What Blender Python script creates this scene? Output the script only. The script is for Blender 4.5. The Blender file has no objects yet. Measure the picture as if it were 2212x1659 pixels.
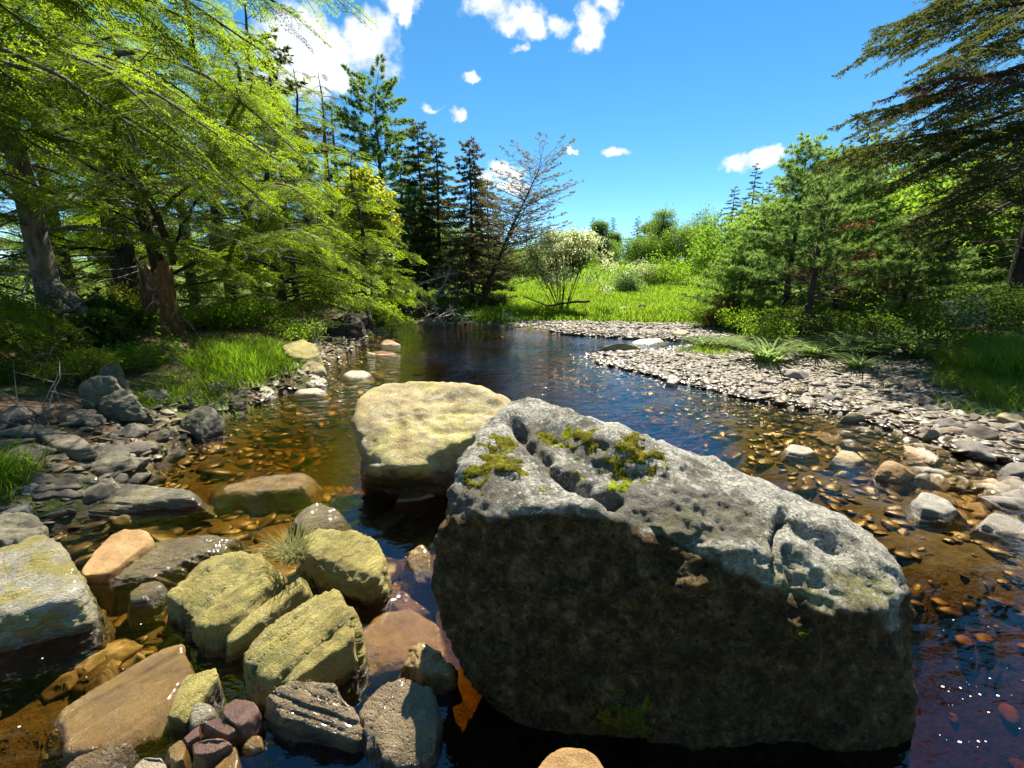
import bpy, bmesh, math, random
import numpy as np
from mathutils import Vector, Matrix, Euler

rnd = random.Random(7)
RG = np.random.default_rng(11)
S = bpy.context.scene
COL = S.collection
rad = math.radians

# ------------------------------------------------------------------ view maths
F_PX, PITCH, CAM_H = 928.0, rad(14.0), 1.6

def ray(px, py):
    a = (px - 1106) / F_PX
    b = (829 - py) / F_PX
    return np.array([a, math.cos(PITCH) + b * math.sin(PITCH), -math.sin(PITCH) + b * math.cos(PITCH)])

def at(px, py, z=0.0):
    v = ray(px, py)
    t = (z - CAM_H) / v[2]
    return v * t + np.array([0, 0, CAM_H])

def aty(px, py, y):
    v = ray(px, py)
    t = y / v[1]
    return v * t + np.array([0, 0, CAM_H])

# ------------------------------------------------------------------ numpy noise
_perm = np.random.default_rng(3).permutation(256)
_perm = np.concatenate([_perm, _perm, _perm])
_grad = np.random.default_rng(5).normal(size=(256, 3))
_grad /= np.linalg.norm(_grad, axis=1)[:, None]

def perlin(p):
    p = np.asarray(p, float)
    i = np.floor(p).astype(int)
    f = p - i
    u = f * f * f * (f * (f * 6 - 15) + 10)
    i &= 255
    out = 0
    for dx in (0, 1):
        wx = u[:, 0] if dx else 1 - u[:, 0]
        for dy in (0, 1):
            wy = u[:, 1] if dy else 1 - u[:, 1]
            for dz in (0, 1):
                wz = u[:, 2] if dz else 1 - u[:, 2]
                h = _perm[_perm[_perm[i[:, 0] + dx] + i[:, 1] + dy] + i[:, 2] + dz]
                g = _grad[h]
                out = out + wx * wy * wz * ((f - np.array([dx, dy, dz])) * g).sum(1)
    return out * 1.6

def fbm(p, o=4, gain=0.5, lac=2.1):
    p = np.asarray(p, float)
    r = np.zeros(len(p)); a = 1.0
    for k in range(o):
        r += a * perlin(p + 17.3 * k); a *= gain; p = p * lac
    return r

def sstep(a, b, x):
    t = np.clip((x - a) / (b - a), 0, 1)
    return t * t * (3 - 2 * t)

def seg_dist(P, poly, closed=True):
    """distance from 2D points to a polyline"""
    poly = np.asarray(poly, float)
    A = poly if closed else poly[:-1]
    B = np.roll(poly, -1, 0) if closed else poly[1:]
    d = np.full(len(P), 1e9)
    for a, b in zip(A, B):
        ab = b - a
        t = np.clip(((P - a) @ ab) / max(ab @ ab, 1e-9), 0, 1)
        q = a + t[:, None] * ab
        d = np.minimum(d, np.hypot(P[:, 0] - q[:, 0], P[:, 1] - q[:, 1]))
    return d

def inside(P, poly):
    poly = np.asarray(poly, float)
    c = np.zeros(len(P), bool)
    x, y = P[:, 0], P[:, 1]
    for (x0, y0), (x1, y1) in zip(poly, np.roll(poly, -1, 0)):
        if y0 == y1: continue
        k = ((y0 > y) != (y1 > y)) & (x < (x1 - x0) * (y - y0) / (y1 - y0) + x0)
        c ^= k
    return c

# ------------------------------------------------------------------ mesh helpers
class Geo:
    """collects arrays of vertices and of 3- or 4-cornered faces; build() links ONE mesh object"""
    def __init__(s): s.v = []; s.q = []; s.t = []; s.n = 0
    def add(s, v, q=None, t=None):
        v = np.asarray(v, np.float32).reshape(-1, 3)
        if q is not None and len(q): s.q.append(np.asarray(q, np.int32).reshape(-1, 4) + s.n)
        if t is not None and len(t): s.t.append(np.asarray(t, np.int32).reshape(-1, 3) + s.n)
        s.v.append(v); s.n += len(v)
    def mesh(s, name, mat=None, smooth=True, origin=None):
        v = np.concatenate(s.v) if s.v else np.zeros((0, 3), np.float32)
        if origin is not None: v = v - np.asarray(origin, np.float32)
        q = np.concatenate(s.q) if s.q else np.zeros((0, 4), np.int32)
        t = np.concatenate(s.t) if s.t else np.zeros((0, 3), np.int32)
        m = bpy.data.meshes.new(name)
        m.vertices.add(len(v)); m.vertices.foreach_set('co', np.ascontiguousarray(v, np.float32).ravel())
        nl = len(q) * 4 + len(t) * 3
        m.loops.add(nl)
        m.loops.foreach_set('vertex_index', np.concatenate([q.ravel(), t.ravel()]).astype(np.int32))
        m.polygons.add(len(q) + len(t))
        st = np.concatenate([np.arange(len(q)) * 4, len(q) * 4 + np.arange(len(t)) * 3]).astype(np.int32)
        m.polygons.foreach_set('loop_start', st)
        m.polygons.foreach_set('use_smooth', np.full(len(q) + len(t), bool(smooth)))
        m.update(calc_edges=True)
        if mat: m.materials.append(mat)
        return m
    def build(s, name, mat, parent=None, smooth=True, origin=None):
        return link(name, s.mesh(name, mat, smooth, origin), parent)

def link(name, me, parent=None, loc=None):
    o = bpy.data.objects.new(name, me)
    COL.objects.link(o)
    if parent is not None: o.parent = parent
    if loc is not None: o.location = loc
    return o

def tag(o, label=None, cat=None, group=None, kind=None):
    if label: o['label'] = label
    if cat: o['category'] = cat
    if group: o['group'] = group
    if kind or (label and cat): o['kind'] = kind or 'thing'
    return o

def empty(name, loc, label, cat, group=None, rz=0.0):
    o = bpy.data.objects.new(name, None)
    o.empty_display_size = 0.2
    COL.objects.link(o); o.location = loc; o.rotation_euler = (0, 0, rz)
    return tag(o, label, cat, group)

def dup(root, loc, rz=0.0, sc=1.0, label=None, group=None):
    r = root.copy(); COL.objects.link(r)
    r.location = loc; r.rotation_euler = (0, 0, rz)
    r.scale = (sc, sc, sc) if not hasattr(sc, '__len__') else sc
    if label: r['label'] = label
    if group: r['group'] = group
    for ch in root.children:
        c = ch.copy(); COL.objects.link(c); c.parent = r
        for g in ch.children:
            d = g.copy(); COL.objects.link(d); d.parent = c
    return r

def norm(a):
    a = np.asarray(a, float)
    return a / np.maximum(np.linalg.norm(a, axis=-1, keepdims=True), 1e-9)

def tube(g, pts, radii, n=7, cap=True):
    pts = np.asarray(pts, float); k = len(pts)
    tan = norm(np.gradient(pts, axis=0))
    up = np.array([0.31, 0.17, 0.93]) if abs(tan[0][2]) < .8 else np.array([1.0, .13, .05])
    a = norm(np.cross(tan, up)); b = np.cross(tan, a)
    th = np.arange(n) / n * 2 * math.pi
    r = np.asarray(radii, float).reshape(k, -1)
    v = pts[:, None] + (a[:, None] * np.cos(th)[None, :, None] + b[:, None] * np.sin(th)[None, :, None]) * r[:, :, None]
    i = np.arange(k - 1)[:, None] * n + np.arange(n)[None]
    j = np.arange(k - 1)[:, None] * n + (np.arange(n)[None] + 1) % n
    q = np.stack([i, j, j + n, i + n], -1).reshape(-1, 4)
    v = v.reshape(-1, 3)
    t = []
    if cap:
        v = np.vstack([v, pts[-1:]])
        e = (k - 1) * n
        t = [(e + x, e + (x + 1) % n, k * n) for x in range(n)]
    g.add(v, q, t)

def sticks(g, P0, P1, r0, r1):
    """three-sided tapering twigs, vectorised"""
    P0 = np.asarray(P0, float).reshape(-1, 3); P1 = np.asarray(P1, float).reshape(-1, 3)
    m = len(P0)
    if not m: return
    d = norm(P1 - P0)
    ref = np.where(np.abs(d[:, 2:3]) < .9, np.array([[0, 0, 1.0]]), np.array([[1.0, 0, 0]]))
    a = norm(np.cross(d, ref)); b = np.cross(d, a)
    r0 = np.broadcast_to(np.asarray(r0, float), (m,))[:, None]; r1 = np.broadcast_to(np.asarray(r1, float), (m,))[:, None]
    vs = []
    for P, r in ((P0, r0), (P1, r1)):
        for th in (0, 2.094, 4.189):
            vs.append(P + (a * math.cos(th) + b * math.sin(th)) * r)
    v = np.stack(vs, 1).reshape(-1, 3)
    base = np.arange(m)[:, None] * 6
    q = np.concatenate([base + np.array([[0, 1, 4, 3]]), base + np.array([[1, 2, 5, 4]]), base + np.array([[2, 0, 3, 5]])])
    g.add(v, q)

def leaves(g, P, D, N, L, W):
    """diamond leaves: base P, direction D, normal N, length L, width W"""
    P = np.asarray(P, float).reshape(-1, 3); m = len(P)
    if not m: return
    D = norm(D); sd = norm(np.cross(D, N)); up = np.cross(sd, D)
    L = np.broadcast_to(np.asarray(L, float), (m,))[:, None]; W = np.broadcast_to(np.asarray(W, float), (m,))[:, None]
    mid = P + D * L * .45
    v = np.stack([P, mid + sd * W * .5 + up * W * .15, P + D * L, mid - sd * W * .5 + up * W * .15], 1).reshape(-1, 3)
    q = np.arange(m * 4).reshape(-1, 4)
    g.add(v, q)

_ico = {}
def ico(k):
    if k not in _ico:
        bm = bmesh.new(); bmesh.ops.create_icosphere(bm, subdivisions=k, radius=1)
        v = np.array([x.co[:] for x in bm.verts]); bm.verts.index_update()
        f = np.array([[y.index for y in x.verts] for x in bm.faces]); bm.free()
        _ico[k] = (v, f)
    return _ico[k]

def hull_planes(pts):
    bm = bmesh.new()
    for p in pts: bm.verts.new(p)
    r = bmesh.ops.convex_hull(bm, input=bm.verts[:])
    bm.normal_update()
    pl = []
    for f in bm.faces:
        n = f.normal.copy(); pl.append((n.x, n.y, n.z, n.dot(f.verts[0].co)))
    bm.free()
    return np.array(pl)

def hull_surface(pts, sub=5, p=18.0, chips=0, seed=0):
    """a closed soft-edged surface through the convex hull of pts: (verts, tris)"""
    pts = np.asarray(pts, float)
    lo, hi = pts.min(0), pts.max(0)
    c = (lo + hi) / 2; s = np.maximum((hi - lo) / 2, 1e-4)
    q = (pts - c) / s
    pl = hull_planes(q)
    if chips:
        r = np.random.default_rng(1000 + seed)
        n = norm(r.normal(size=(chips, 3)) * np.array([1, 1, .7]) + np.array([0, 0, .25]))
        pl = np.vstack([pl, np.c_[n, (q @ n.T).max(0) * r.uniform(.84, .99, chips)]])
    ctr = q.mean(0) * .5
    d = pl[:, 3] - pl[:, :3] @ ctr
    d = np.maximum(d, .05)
    u, f = ico(sub)
    k = np.maximum(u @ pl[:, :3].T, 0) / d[None]
    r = (k ** p).sum(1) ** (-1.0 / p)
    v = (u * r[:, None] * 1.02 + ctr) * s + c
    return v, f

def vnormals(v, f):
    n = np.zeros_like(v)
    fn = np.cross(v[f[:, 1]] - v[f[:, 0]], v[f[:, 2]] - v[f[:, 0]])
    for k in range(3): np.add.at(n, f[:, k], fn)
    return norm(n)
# ------------------------------------------------------------------ materials
class NT:
    def __init__(s, tree): s.t = tree; s.t.nodes.clear()
    def n(s, typ, ins=None, **kw):
        x = s.t.nodes.new(typ)
        for k, v in kw.items(): setattr(x, k, v)
        for k, v in (ins or {}).items():
            if isinstance(v, bpy.types.NodeSocket): s.t.links.new(v, x.inputs[k])
            else: x.inputs[k].default_value = v
        return x
    def noise(s, vec, scale, detail=5, rough=.55, dist=0.0):
        return s.n('ShaderNodeTexNoise', {'Vector': vec, 'Scale': scale, 'Detail': detail, 'Roughness': rough, 'Distortion': dist}).outputs['Fac']
    def ramp(s, fac, stops):
        r = s.n('ShaderNodeValToRGB', {'Fac': fac})
        e = r.color_ramp.elements
        while len(e) < len(stops): e.new(.5)
        for k, (p, c) in enumerate(stops):
            e[k].position = p
            e[k].color = (c[0], c[1], c[2], 1) if hasattr(c, '__len__') else (c, c, c, 1)
        return r.outputs['Color']
    def mix(s, fac, a, b, typ='MIX'):
        m = s.n('ShaderNodeMix', data_type='RGBA', blend_type=typ)
        for k, v in ((0, fac), (6, a), (7, b)):
            if isinstance(v, bpy.types.NodeSocket): s.t.links.new(v, m.inputs[k])
            elif hasattr(v, '__len__'): m.inputs[k].default_value = (v[0], v[1], v[2], 1)
            else: m.inputs[k].default_value = v
        return m.outputs[2]
    def math(s, op, a, b=0.0, c=None, clamp=False):
        m = s.n('ShaderNodeMath', operation=op, use_clamp=clamp)
        for k, v in enumerate((a, b, c)):
            if v is None: continue
            if isinstance(v, bpy.types.NodeSocket): s.t.links.new(v, m.inputs[k])
            else: m.inputs[k].default_value = v
        return m.outputs[0]
    def mrange(s, v, a, b, c=0.0, d=1.0):
        return s.n('ShaderNodeMapRange', {'Value': v, 'From Min': a, 'From Max': b, 'To Min': c, 'To Max': d}, interpolation_type='SMOOTHSTEP').outputs['Result']
    def scaled(s, vec, sc, rot=(0, 0, 0)):
        if any(rot): vec = s.n('ShaderNodeMapping', {'Vector': vec, 'Rotation': rot}).outputs['Vector']
        return s.n('ShaderNodeMapping', {'Vector': vec, 'Scale': sc}).outputs['Vector']
    def bump(s, h, strength=.5, dist=.02, nrm=None):
        ins = {'Height': h, 'Strength': strength, 'Distance': dist}
        if nrm is not None: ins['Normal'] = nrm
        return s.n('ShaderNodeBump', ins).outputs['Normal']

def newmat(name):
    m = bpy.data.materials.new(name); m.use_nodes = True
    t = NT(m.node_tree)
    out = t.n('ShaderNodeOutputMaterial')
    return m, t, out

def rockmat(name, c1, c2, c3, lichen=None, lich_amt=.5, rough=.75, scale=4.0, strata=None, bump=.5, wet=.06, wet_shade=.45, stain=None, vary=0.0, patch=None, pitted=False):
    """stone: two tones over broad patches, fine speckle, cracks, pale lichen specks, a wet band above the water line"""
    m, t, out = newmat(name)
    tc = t.n('ShaderNodeTexCoord').outputs['Object']
    inf = t.n('ShaderNodeObjectInfo')
    off = t.n('ShaderNodeVectorMath', {0: tc, 1: inf.outputs['Location']}, operation='ADD').outputs[0]
    v = off
    big = t.noise(v, scale, 6, .6, .6)
    col = t.ramp(big, [(.32, c1), (.68, c2)])
    fine = t.noise(v, scale * 14, 6, .7)
    col = t.mix(t.mrange(fine, .48, .72, 0, .75), col, c3)
    if strata:
        sv = t.scaled(v, strata[0], strata[1])
        st = t.noise(sv, 3.0, 5, .65, .8)
        col = t.mix(t.mrange(st, .56, .74, 0, .6), col, tuple(x * .32 for x in c1))
        col = t.mix(t.mrange(st, .40, .26, 0, .5), col, tuple(min(1, x * 1.35) for x in c2))
    if stain:
        sn = t.noise(v, scale * .8, 5, .6, 1.0)
        col = t.mix(t.mrange(sn, .5, .64, 0, .85), col, stain)
    if lichen:
        ln = t.noise(v, scale * 7, 7, .72)
        l2 = t.noise(v, scale * 1.3, 3, .5)
        lf = t.math('MULTIPLY', t.mrange(ln, .50, .60), t.mrange(l2, .38, .62))
        col = t.mix(t.math('MULTIPLY', lf, lich_amt), col, lichen)
    if patch:
        pn = t.noise(v, patch[1], 6, .7, .3)
        col = t.mix(t.mrange(pn, .57, .63, 0, .9), col, patch[0])
    speck = t.noise(v, scale * 45, 2, .5)
    col = t.mix(.65, col, t.ramp(speck, [(.3, .28), (.5, .95), (.75, 1.25)]), 'MULTIPLY')
    if vary:
        hs = t.n('ShaderNodeHueSaturation', {'Color': col, 'Value': t.mrange(inf.outputs['Random'], 0, 1, 1 - vary, 1 + vary),
                 'Saturation': t.mrange(t.math('FRACT', t.math('MULTIPLY', inf.outputs['Random'], 7.3)), 0, 1, .6, 1.25),
                 'Hue': t.mrange(t.math('FRACT', t.math('MULTIPLY', inf.outputs['Random'], 3.7)), 0, 1, .48, .515)})
        col = hs.outputs[0]
    geo = t.n('ShaderNodeNewGeometry').outputs['Position']
    z = t.n('ShaderNodeSeparateXYZ', {0: geo}).outputs['Z']
    wn = t.noise(geo, 9, 4)
    zz = t.math('ADD', z, t.math('MULTIPLY', t.math('SUBTRACT', wn, .5), wet * 1.3))
    wetf = t.mrange(zz, wet, wet * .35, 0, 1)
    col = t.mix(wetf, col, t.mix(1.0, col, (wet_shade, wet_shade * .9, wet_shade * .75), 'MULTIPLY'))
    h = t.math('ADD', t.math('MULTIPLY', fine, .8), t.math('MULTIPLY', t.noise(v, scale * 40, 4, .7), .6))
    if strata: h = t.math('ADD', h, t.math('MULTIPLY', st, 1.6))
    if pitted:
        vo = t.n('ShaderNodeTexVoronoi', {'Vector': v, 'Scale': scale * 10, 'Randomness': 1.0}).outputs['Distance']
        h = t.math('ADD', h, t.math('MULTIPLY', t.mrange(vo, 0, .35), .7))
    rg = t.math('SUBTRACT', rough, t.math('MULTIPLY', wetf, rough - .16))
    b = t.n('ShaderNodeBsdfPrincipled', {'Base Color': col, 'Roughness': rg, 'Normal': t.bump(h, bump, .02), 'Specular IOR Level': .45})
    if rough < .4: b.inputs['Coat Weight'].default_value = .6; b.inputs['Coat Roughness'].default_value = .12
    t.t.links.new(b.outputs[0], out.inputs['Surface'])
    return m

def leafmat(name, c1, c2, trans=.5, tcol=None, rough=.5, patchscale=1.1, hue=.0, third=None):
    """foliage: colour varies leaf by leaf and clump by clump, light shines through"""
    m, t, out = newmat(name)
    g = t.n('ShaderNodeNewGeometry')
    tc = t.n('ShaderNodeTexCoord').outputs['Object']
    r = g.outputs['Random Per Island']
    cl = t.noise(tc, patchscale, 3, .6)
    f = t.math('ADD', t.math('MULTIPLY', r, .55), t.math('MULTIPLY', t.mrange(cl, .3, .7), .45))
    col = t.mix(f, c1, c2)
    if third: col = t.mix(t.mrange(t.noise(tc, patchscale * 1.7, 3, .6), .60, .68, 0, .8), col, third)
    tc2 = tcol or tuple(min(1, x * 1.9) for x in c2)
    tcl = t.mix(f, tuple(x * .65 for x in tc2), tc2)
    d = t.n('ShaderNodeBsdfPrincipled', {'Base Color': col, 'Roughness': .75, 'Specular IOR Level': .06})
    tr = t.n('ShaderNodeBsdfTranslucent', {'Color': tcl})
    mx = t.n('ShaderNodeMixShader', {0: trans, 1: d.outputs[0], 2: tr.outputs[0]})
    t.t.links.new(mx.outputs[0], out.inputs['Surface'])
    return m

def barkmat(name, c1, c2, scale=9.0, bump=.8, lich=None):
    m, t, out = newmat(name)
    tc = t.n('ShaderNodeTexCoord').outputs['Object']
    v = t.scaled(tc, (1, 1, .18))
    n = t.noise(v, scale * 2, 6, .65, .5)
    col = t.ramp(n, [(.35, c1), (.65, c2)])
    if lich: col = t.mix(t.mrange(t.noise(tc, 7, 5, .6), .55, .66, 0, .8), col, lich)
    b = t.n('ShaderNodeBsdfPrincipled', {'Base Color': col, 'Roughness': .85, 'Normal': t.bump(n, bump, .03), 'Specular IOR Level': .25})
    t.t.links.new(b.outputs[0], out.inputs['Surface'])
    return m

M = {}
M['granite'] = None
M['tan'] = rockmat('tan sandstone', (.24, .18, .075), (.40, .32, .15), (.29, .235, .11), lichen=(.47, .45, .34), lich_amt=.6, scale=2.6, bump=.7, rough=.8, stain=(.40, .35, .11), wet=.36, wet_shade=.20)  # tall wet band here paints the shade of the front into the colour
M['tan_small'] = rockmat('small tan stones', (.24, .18, .085), (.42, .335, .17), (.30, .24, .12), lichen=(.5, .46, .30), lich_amt=.4, scale=5, bump=.6, rough=.7, wet=.05, wet_shade=.5)
M['schist_pale'] = rockmat('pale stained schist', (.26, .235, .16), (.50, .46, .35), (.36, .33, .24), scale=5, strata=((10, 1.5, 5), (.1, .3, .9)), bump=1.0, rough=.36, wet=.05, wet_shade=.5, stain=(.33, .28, .05))
M['schist_green'] = rockmat('greenish schist', (.23, .18, .042), (.52, .435, .125), (.36, .30, .08), lichen=(.56, .52, .32), lich_amt=.4, scale=5, strata=((13, 1.2, 5), (0, .25, .55)), bump=1.0, rough=.5, wet=.05, wet_shade=.4, stain=(.20, .185, .045))
M['schist_grey'] = rockmat('wet grey schist', (.22, .185, .115), (.43, .385, .27), (.30, .255, .155), scale=5, strata=((2, 12, 9), (.2, .1, -.25)), bump=1.0, rough=.22, stain=(.30, .27, .09), wet=.07, wet_shade=.6)
M['schist_brown'] = rockmat('brown schist', (.20, .14, .07), (.38, .29, .17), (.26, .20, .12), scale=6, strata=((2, 11, 9), (.3, .1, .35)), bump=1.0, rough=.24, wet=.07, wet_shade=.55, pitted=True)
M['orange_rock'] = rockmat('orange speckled rock', (.25, .135, .04), (.42, .25, .095), (.33, .24, .13), scale=6, bump=.5, rough=.6, wet=.05, wet_shade=.6)
M['red_rock'] = rockmat('dark red wet rock', (.10, .05, .03), (.21, .115, .075), (.14, .075, .05), scale=7, bump=.6, rough=.22, wet=.05, wet_shade=.7)
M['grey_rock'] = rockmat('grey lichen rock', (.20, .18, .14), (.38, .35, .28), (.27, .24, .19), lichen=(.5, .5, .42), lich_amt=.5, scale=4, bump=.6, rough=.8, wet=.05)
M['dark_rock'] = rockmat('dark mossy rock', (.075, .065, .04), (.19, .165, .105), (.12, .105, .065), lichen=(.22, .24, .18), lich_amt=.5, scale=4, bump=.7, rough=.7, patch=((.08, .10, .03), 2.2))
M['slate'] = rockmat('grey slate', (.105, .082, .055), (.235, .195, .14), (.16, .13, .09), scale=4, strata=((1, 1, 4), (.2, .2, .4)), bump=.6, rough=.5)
M['pale_rock'] = rockmat('pale rock', (.24, .205, .15), (.40, .35, .265), (.30, .26, .19), scale=5, bump=.5, rough=.6, wet=.03, wet_shade=.7)
M['white_wet'] = rockmat('wet pale stone', (.24, .205, .14), (.44, .39, .30), (.33, .28, .20), scale=6, bump=.6, rough=.2, wet=.06, wet_shade=.75)
M['gold_rock'] = rockmat('golden stained slab', (.17, .105, .03), (.34, .22, .065), (.25, .165, .05), scale=5, strata=((1, 1, 4), (.2, .4, .7)), bump=.6, rough=.18, wet=.11, wet_shade=.62)
# shingle stones: colour differs from stone to stone
M['shingle'] = rockmat('shingle', (.15, .11, .07), (.27, .215, .145), (.20, .155, .105), scale=7, bump=.5, rough=.6, wet=.035, wet_shade=.5, vary=.45)
M['bedstone'] = rockmat('bed stone', (.22, .17, .10), (.42, .33, .20), (.30, .24, .15), scale=6, bump=.4, rough=.5, wet=.01, wet_shade=.8, vary=.4)

def stuffstone(name, cols, rough=.6, wet=.075):
    m, t, out = newmat(name)
    g = t.n('ShaderNodeNewGeometry')
    r = g.outputs['Random Per Island']
    pos = g.outputs['Position']
    col = t.ramp(r, [((k + .5) / len(cols), c) for k, c in enumerate(cols)])
    n = t.noise(pos, 26, 5, .65)
    col = t.mix(.7, col, t.ramp(n, [(.3, .55), (.7, 1.3)]), 'MULTIPLY')
    z = t.n('ShaderNodeSeparateXYZ', {0: pos}).outputs['Z']
    wf = t.mrange(t.math('ADD', z, t.math('MULTIPLY', t.math('SUBTRACT', t.noise(pos, 3, 4), .5), .08)), wet, wet * .3)
    col = t.mix(wf, col, t.mix(1.0, col, (.52, .42, .30), 'MULTIPLY'))
    rg = t.math('SUBTRACT', rough, t.math('MULTIPLY', wf, rough - .2))
    b = t.n('ShaderNodeBsdfPrincipled', {'Base Color': col, 'Roughness': rg, 'Normal': t.bump(t.noise(pos, 70, 4, .7), .5, .008)})
    t.t.links.new(b.outputs[0], out.inputs['Surface'])
    return m
M['gravel'] = stuffstone('gravel', [(0.084, 0.063, 0.037), (0.176, 0.148, 0.088), (0.114, 0.088, 0.053), (0.273, 0.242, 0.158), (0.101, 0.066, 0.037), (0.202, 0.154, 0.070), (0.136, 0.121, 0.088), (0.132, 0.088, 0.044), (0.057, 0.044, 0.028), (0.220, 0.189, 0.128)])
M['cobble'] = stuffstone('bed cobbles', [(.30, .235, .12), (.15, .12, .07), (.42, .33, .18), (.23, .18, .11), (.36, .26, .11), (.12, .095, .06), (.33, .28, .19)], .95, -.5)

HEM = (.045, .075, .008)
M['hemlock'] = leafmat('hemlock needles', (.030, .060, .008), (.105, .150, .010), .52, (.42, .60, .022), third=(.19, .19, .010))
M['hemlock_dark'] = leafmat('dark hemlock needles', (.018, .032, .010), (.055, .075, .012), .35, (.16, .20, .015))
M['spruce'] = leafmat('spruce needles', (.026, .040, .016), (.090, .105, .034), .3, (.20, .24, .04), third=(.13, .11, .045))
M['spruce_brown'] = leafmat('browning spruce needles', (.05, .06, .024), (.14, .135, .05), .3, (.26, .25, .07), third=(.20, .12, .06))
M['pine'] = leafmat('white pine needles', (.050, .095, .036), (.130, .200, .065), .45, (.30, .48, .10))
M['pine_light'] = leafmat('young pine needles', (.07, .125, .035), (.16, .25, .065), .48, (.38, .58, .10))
M['orange_needle'] = leafmat('orange dead needles', (.20, .11, .04), (.33, .20, .08), .4, (.45, .27, .09))
M['brown_needle'] = leafmat('brown dead needles', (.11, .06, .035), (.2, .12, .07), .3, (.26, .15, .08))
M['broad'] = leafmat('broad leaves', (.055, .105, .016), (.13, .21, .026), .48, (.36, .58, .04))
M['broad_bright'] = leafmat('bright broad leaves', (.08, .15, .014), (.15, .25, .02), .5, (.42, .66, .03))
M['broad_far'] = leafmat('far broad leaves', (.06, .11, .022), (.13, .21, .035), .45, (.32, .52, .05))
M['maple'] = leafmat('yellow green maple leaves', (.13, .17, .015), (.26, .30, .04), .5, (.6, .62, .05))
M['blossom'] = leafmat('pale blossom and leaves', (.22, .31, .09), (.66, .66, .38), .58, (.80, .84, .42))
M['twigleaf'] = leafmat('sparse larch needles', (.11, .095, .045), (.23, .20, .095), .35, (.34, .29, .11))
M['grass'] = leafmat('meadow grass', (.070, .130, .012), (.155, .225, .022), .5, (.36, .56, .03), third=(.25, .24, .05), patchscale=.55)
M['grass_bank'] = leafmat('bank grass', (.055, .11, .010), (.12, .20, .016), .5, (.34, .56, .02))
M['grass_dry'] = leafmat('pale tuft grass', (.17, .18, .06), (.34, .33, .15), .45, (.5, .5, .2))
M['sedge'] = leafmat('arching sedge leaves', (.10, .17, .05), (.26, .34, .12), .4, (.46, .62, .16))
M['grass_soft'] = leafmat('soft tall grass', (.10, .16, .02), (.20, .26, .04), .5, (.44, .62, .05))
M['under'] = leafmat('understorey leaves', (.02, .045, .010), (.06, .11, .018), .4, (.18, .32, .03))
M['moss'] = leafmat('moss', (.07, .075, .008), (.17, .18, .012), .2, (.3, .32, .02), patchscale=8)
M['moss_bright'] = leafmat('bright moss', (.13, .17, .008), (.26, .32, .012), .2, (.4, .5, .02), patchscale=8)
M['moss_dry'] = leafmat('dry dark lichen tufts', (.05, .04, .025), (.13, .10, .07), .1, (.1, .1, .05), patchscale=8)
M['bark'] = barkmat('dark bark', (.022, .017, .013), (.075, .060, .047))
M['bark_grey'] = barkmat('grey bark', (.07, .06, .05), (.22, .20, .17))
M['bark_red'] = barkmat('rotting stump wood', (.055, .025, .012), (.26, .13, .06), scale=6, lich=(.30, .25, .18))
M['brush'] = barkmat('dry needles and twigs', (.10, .06, .04), (.34, .24, .18), scale=12, bump=1.0)
M['dead'] = barkmat('bleached dead wood', (.15, .13, .11), (.42, .39, .35), bump=.4)
M['deadtwig'] = barkmat('grey brown twigs', (.07, .05, .04), (.2, .16, .13), bump=.3)
M['soil'] = barkmat('dark bank soil', (.012, .010, .007), (.05, .04, .028), scale=5)

def mossmat(name, c1, c2, c3):
    m, t, out = newmat(name)
    v = t.n('ShaderNodeTexCoord').outputs['Object']
    n = t.noise(v, 70, 6, .7); n2 = t.noise(v, 14, 4, .6)
    col = t.ramp(n, [(.32, c1), (.5, c2), (.66, c3)])
    col = t.mix(t.mrange(n2, .42, .6, 0, .6), col, c1)
    d = t.n('ShaderNodeBsdfPrincipled', {'Base Color': col, 'Roughness': .95, 'Specular IOR Level': .1, 'Normal': t.bump(n, 1.0, .01)})
    tr = t.n('ShaderNodeBsdfTranslucent', {'Color': t.mix(1.0, col, (1.6, 1.6, 1.2), 'MULTIPLY')})
    mx = t.n('ShaderNodeMixShader', {0: .35, 1: d.outputs[0], 2: tr.outputs[0]})
    t.t.links.new(mx.outputs[0], out.inputs['Surface'])
    return m
M['mat_moss'] = mossmat('olive moss mat', (.06, .055, .008), (.20, .19, .018), (.36, .33, .04))
M['mat_moss_bright'] = mossmat('bright moss mat', (.12, .15, .008), (.34, .40, .016), (.55, .60, .06))
M['mat_moss_dry'] = mossmat('dark dry lichen mat', (.02, .015, .01), (.07, .055, .04), (.22, .19, .15))

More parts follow.
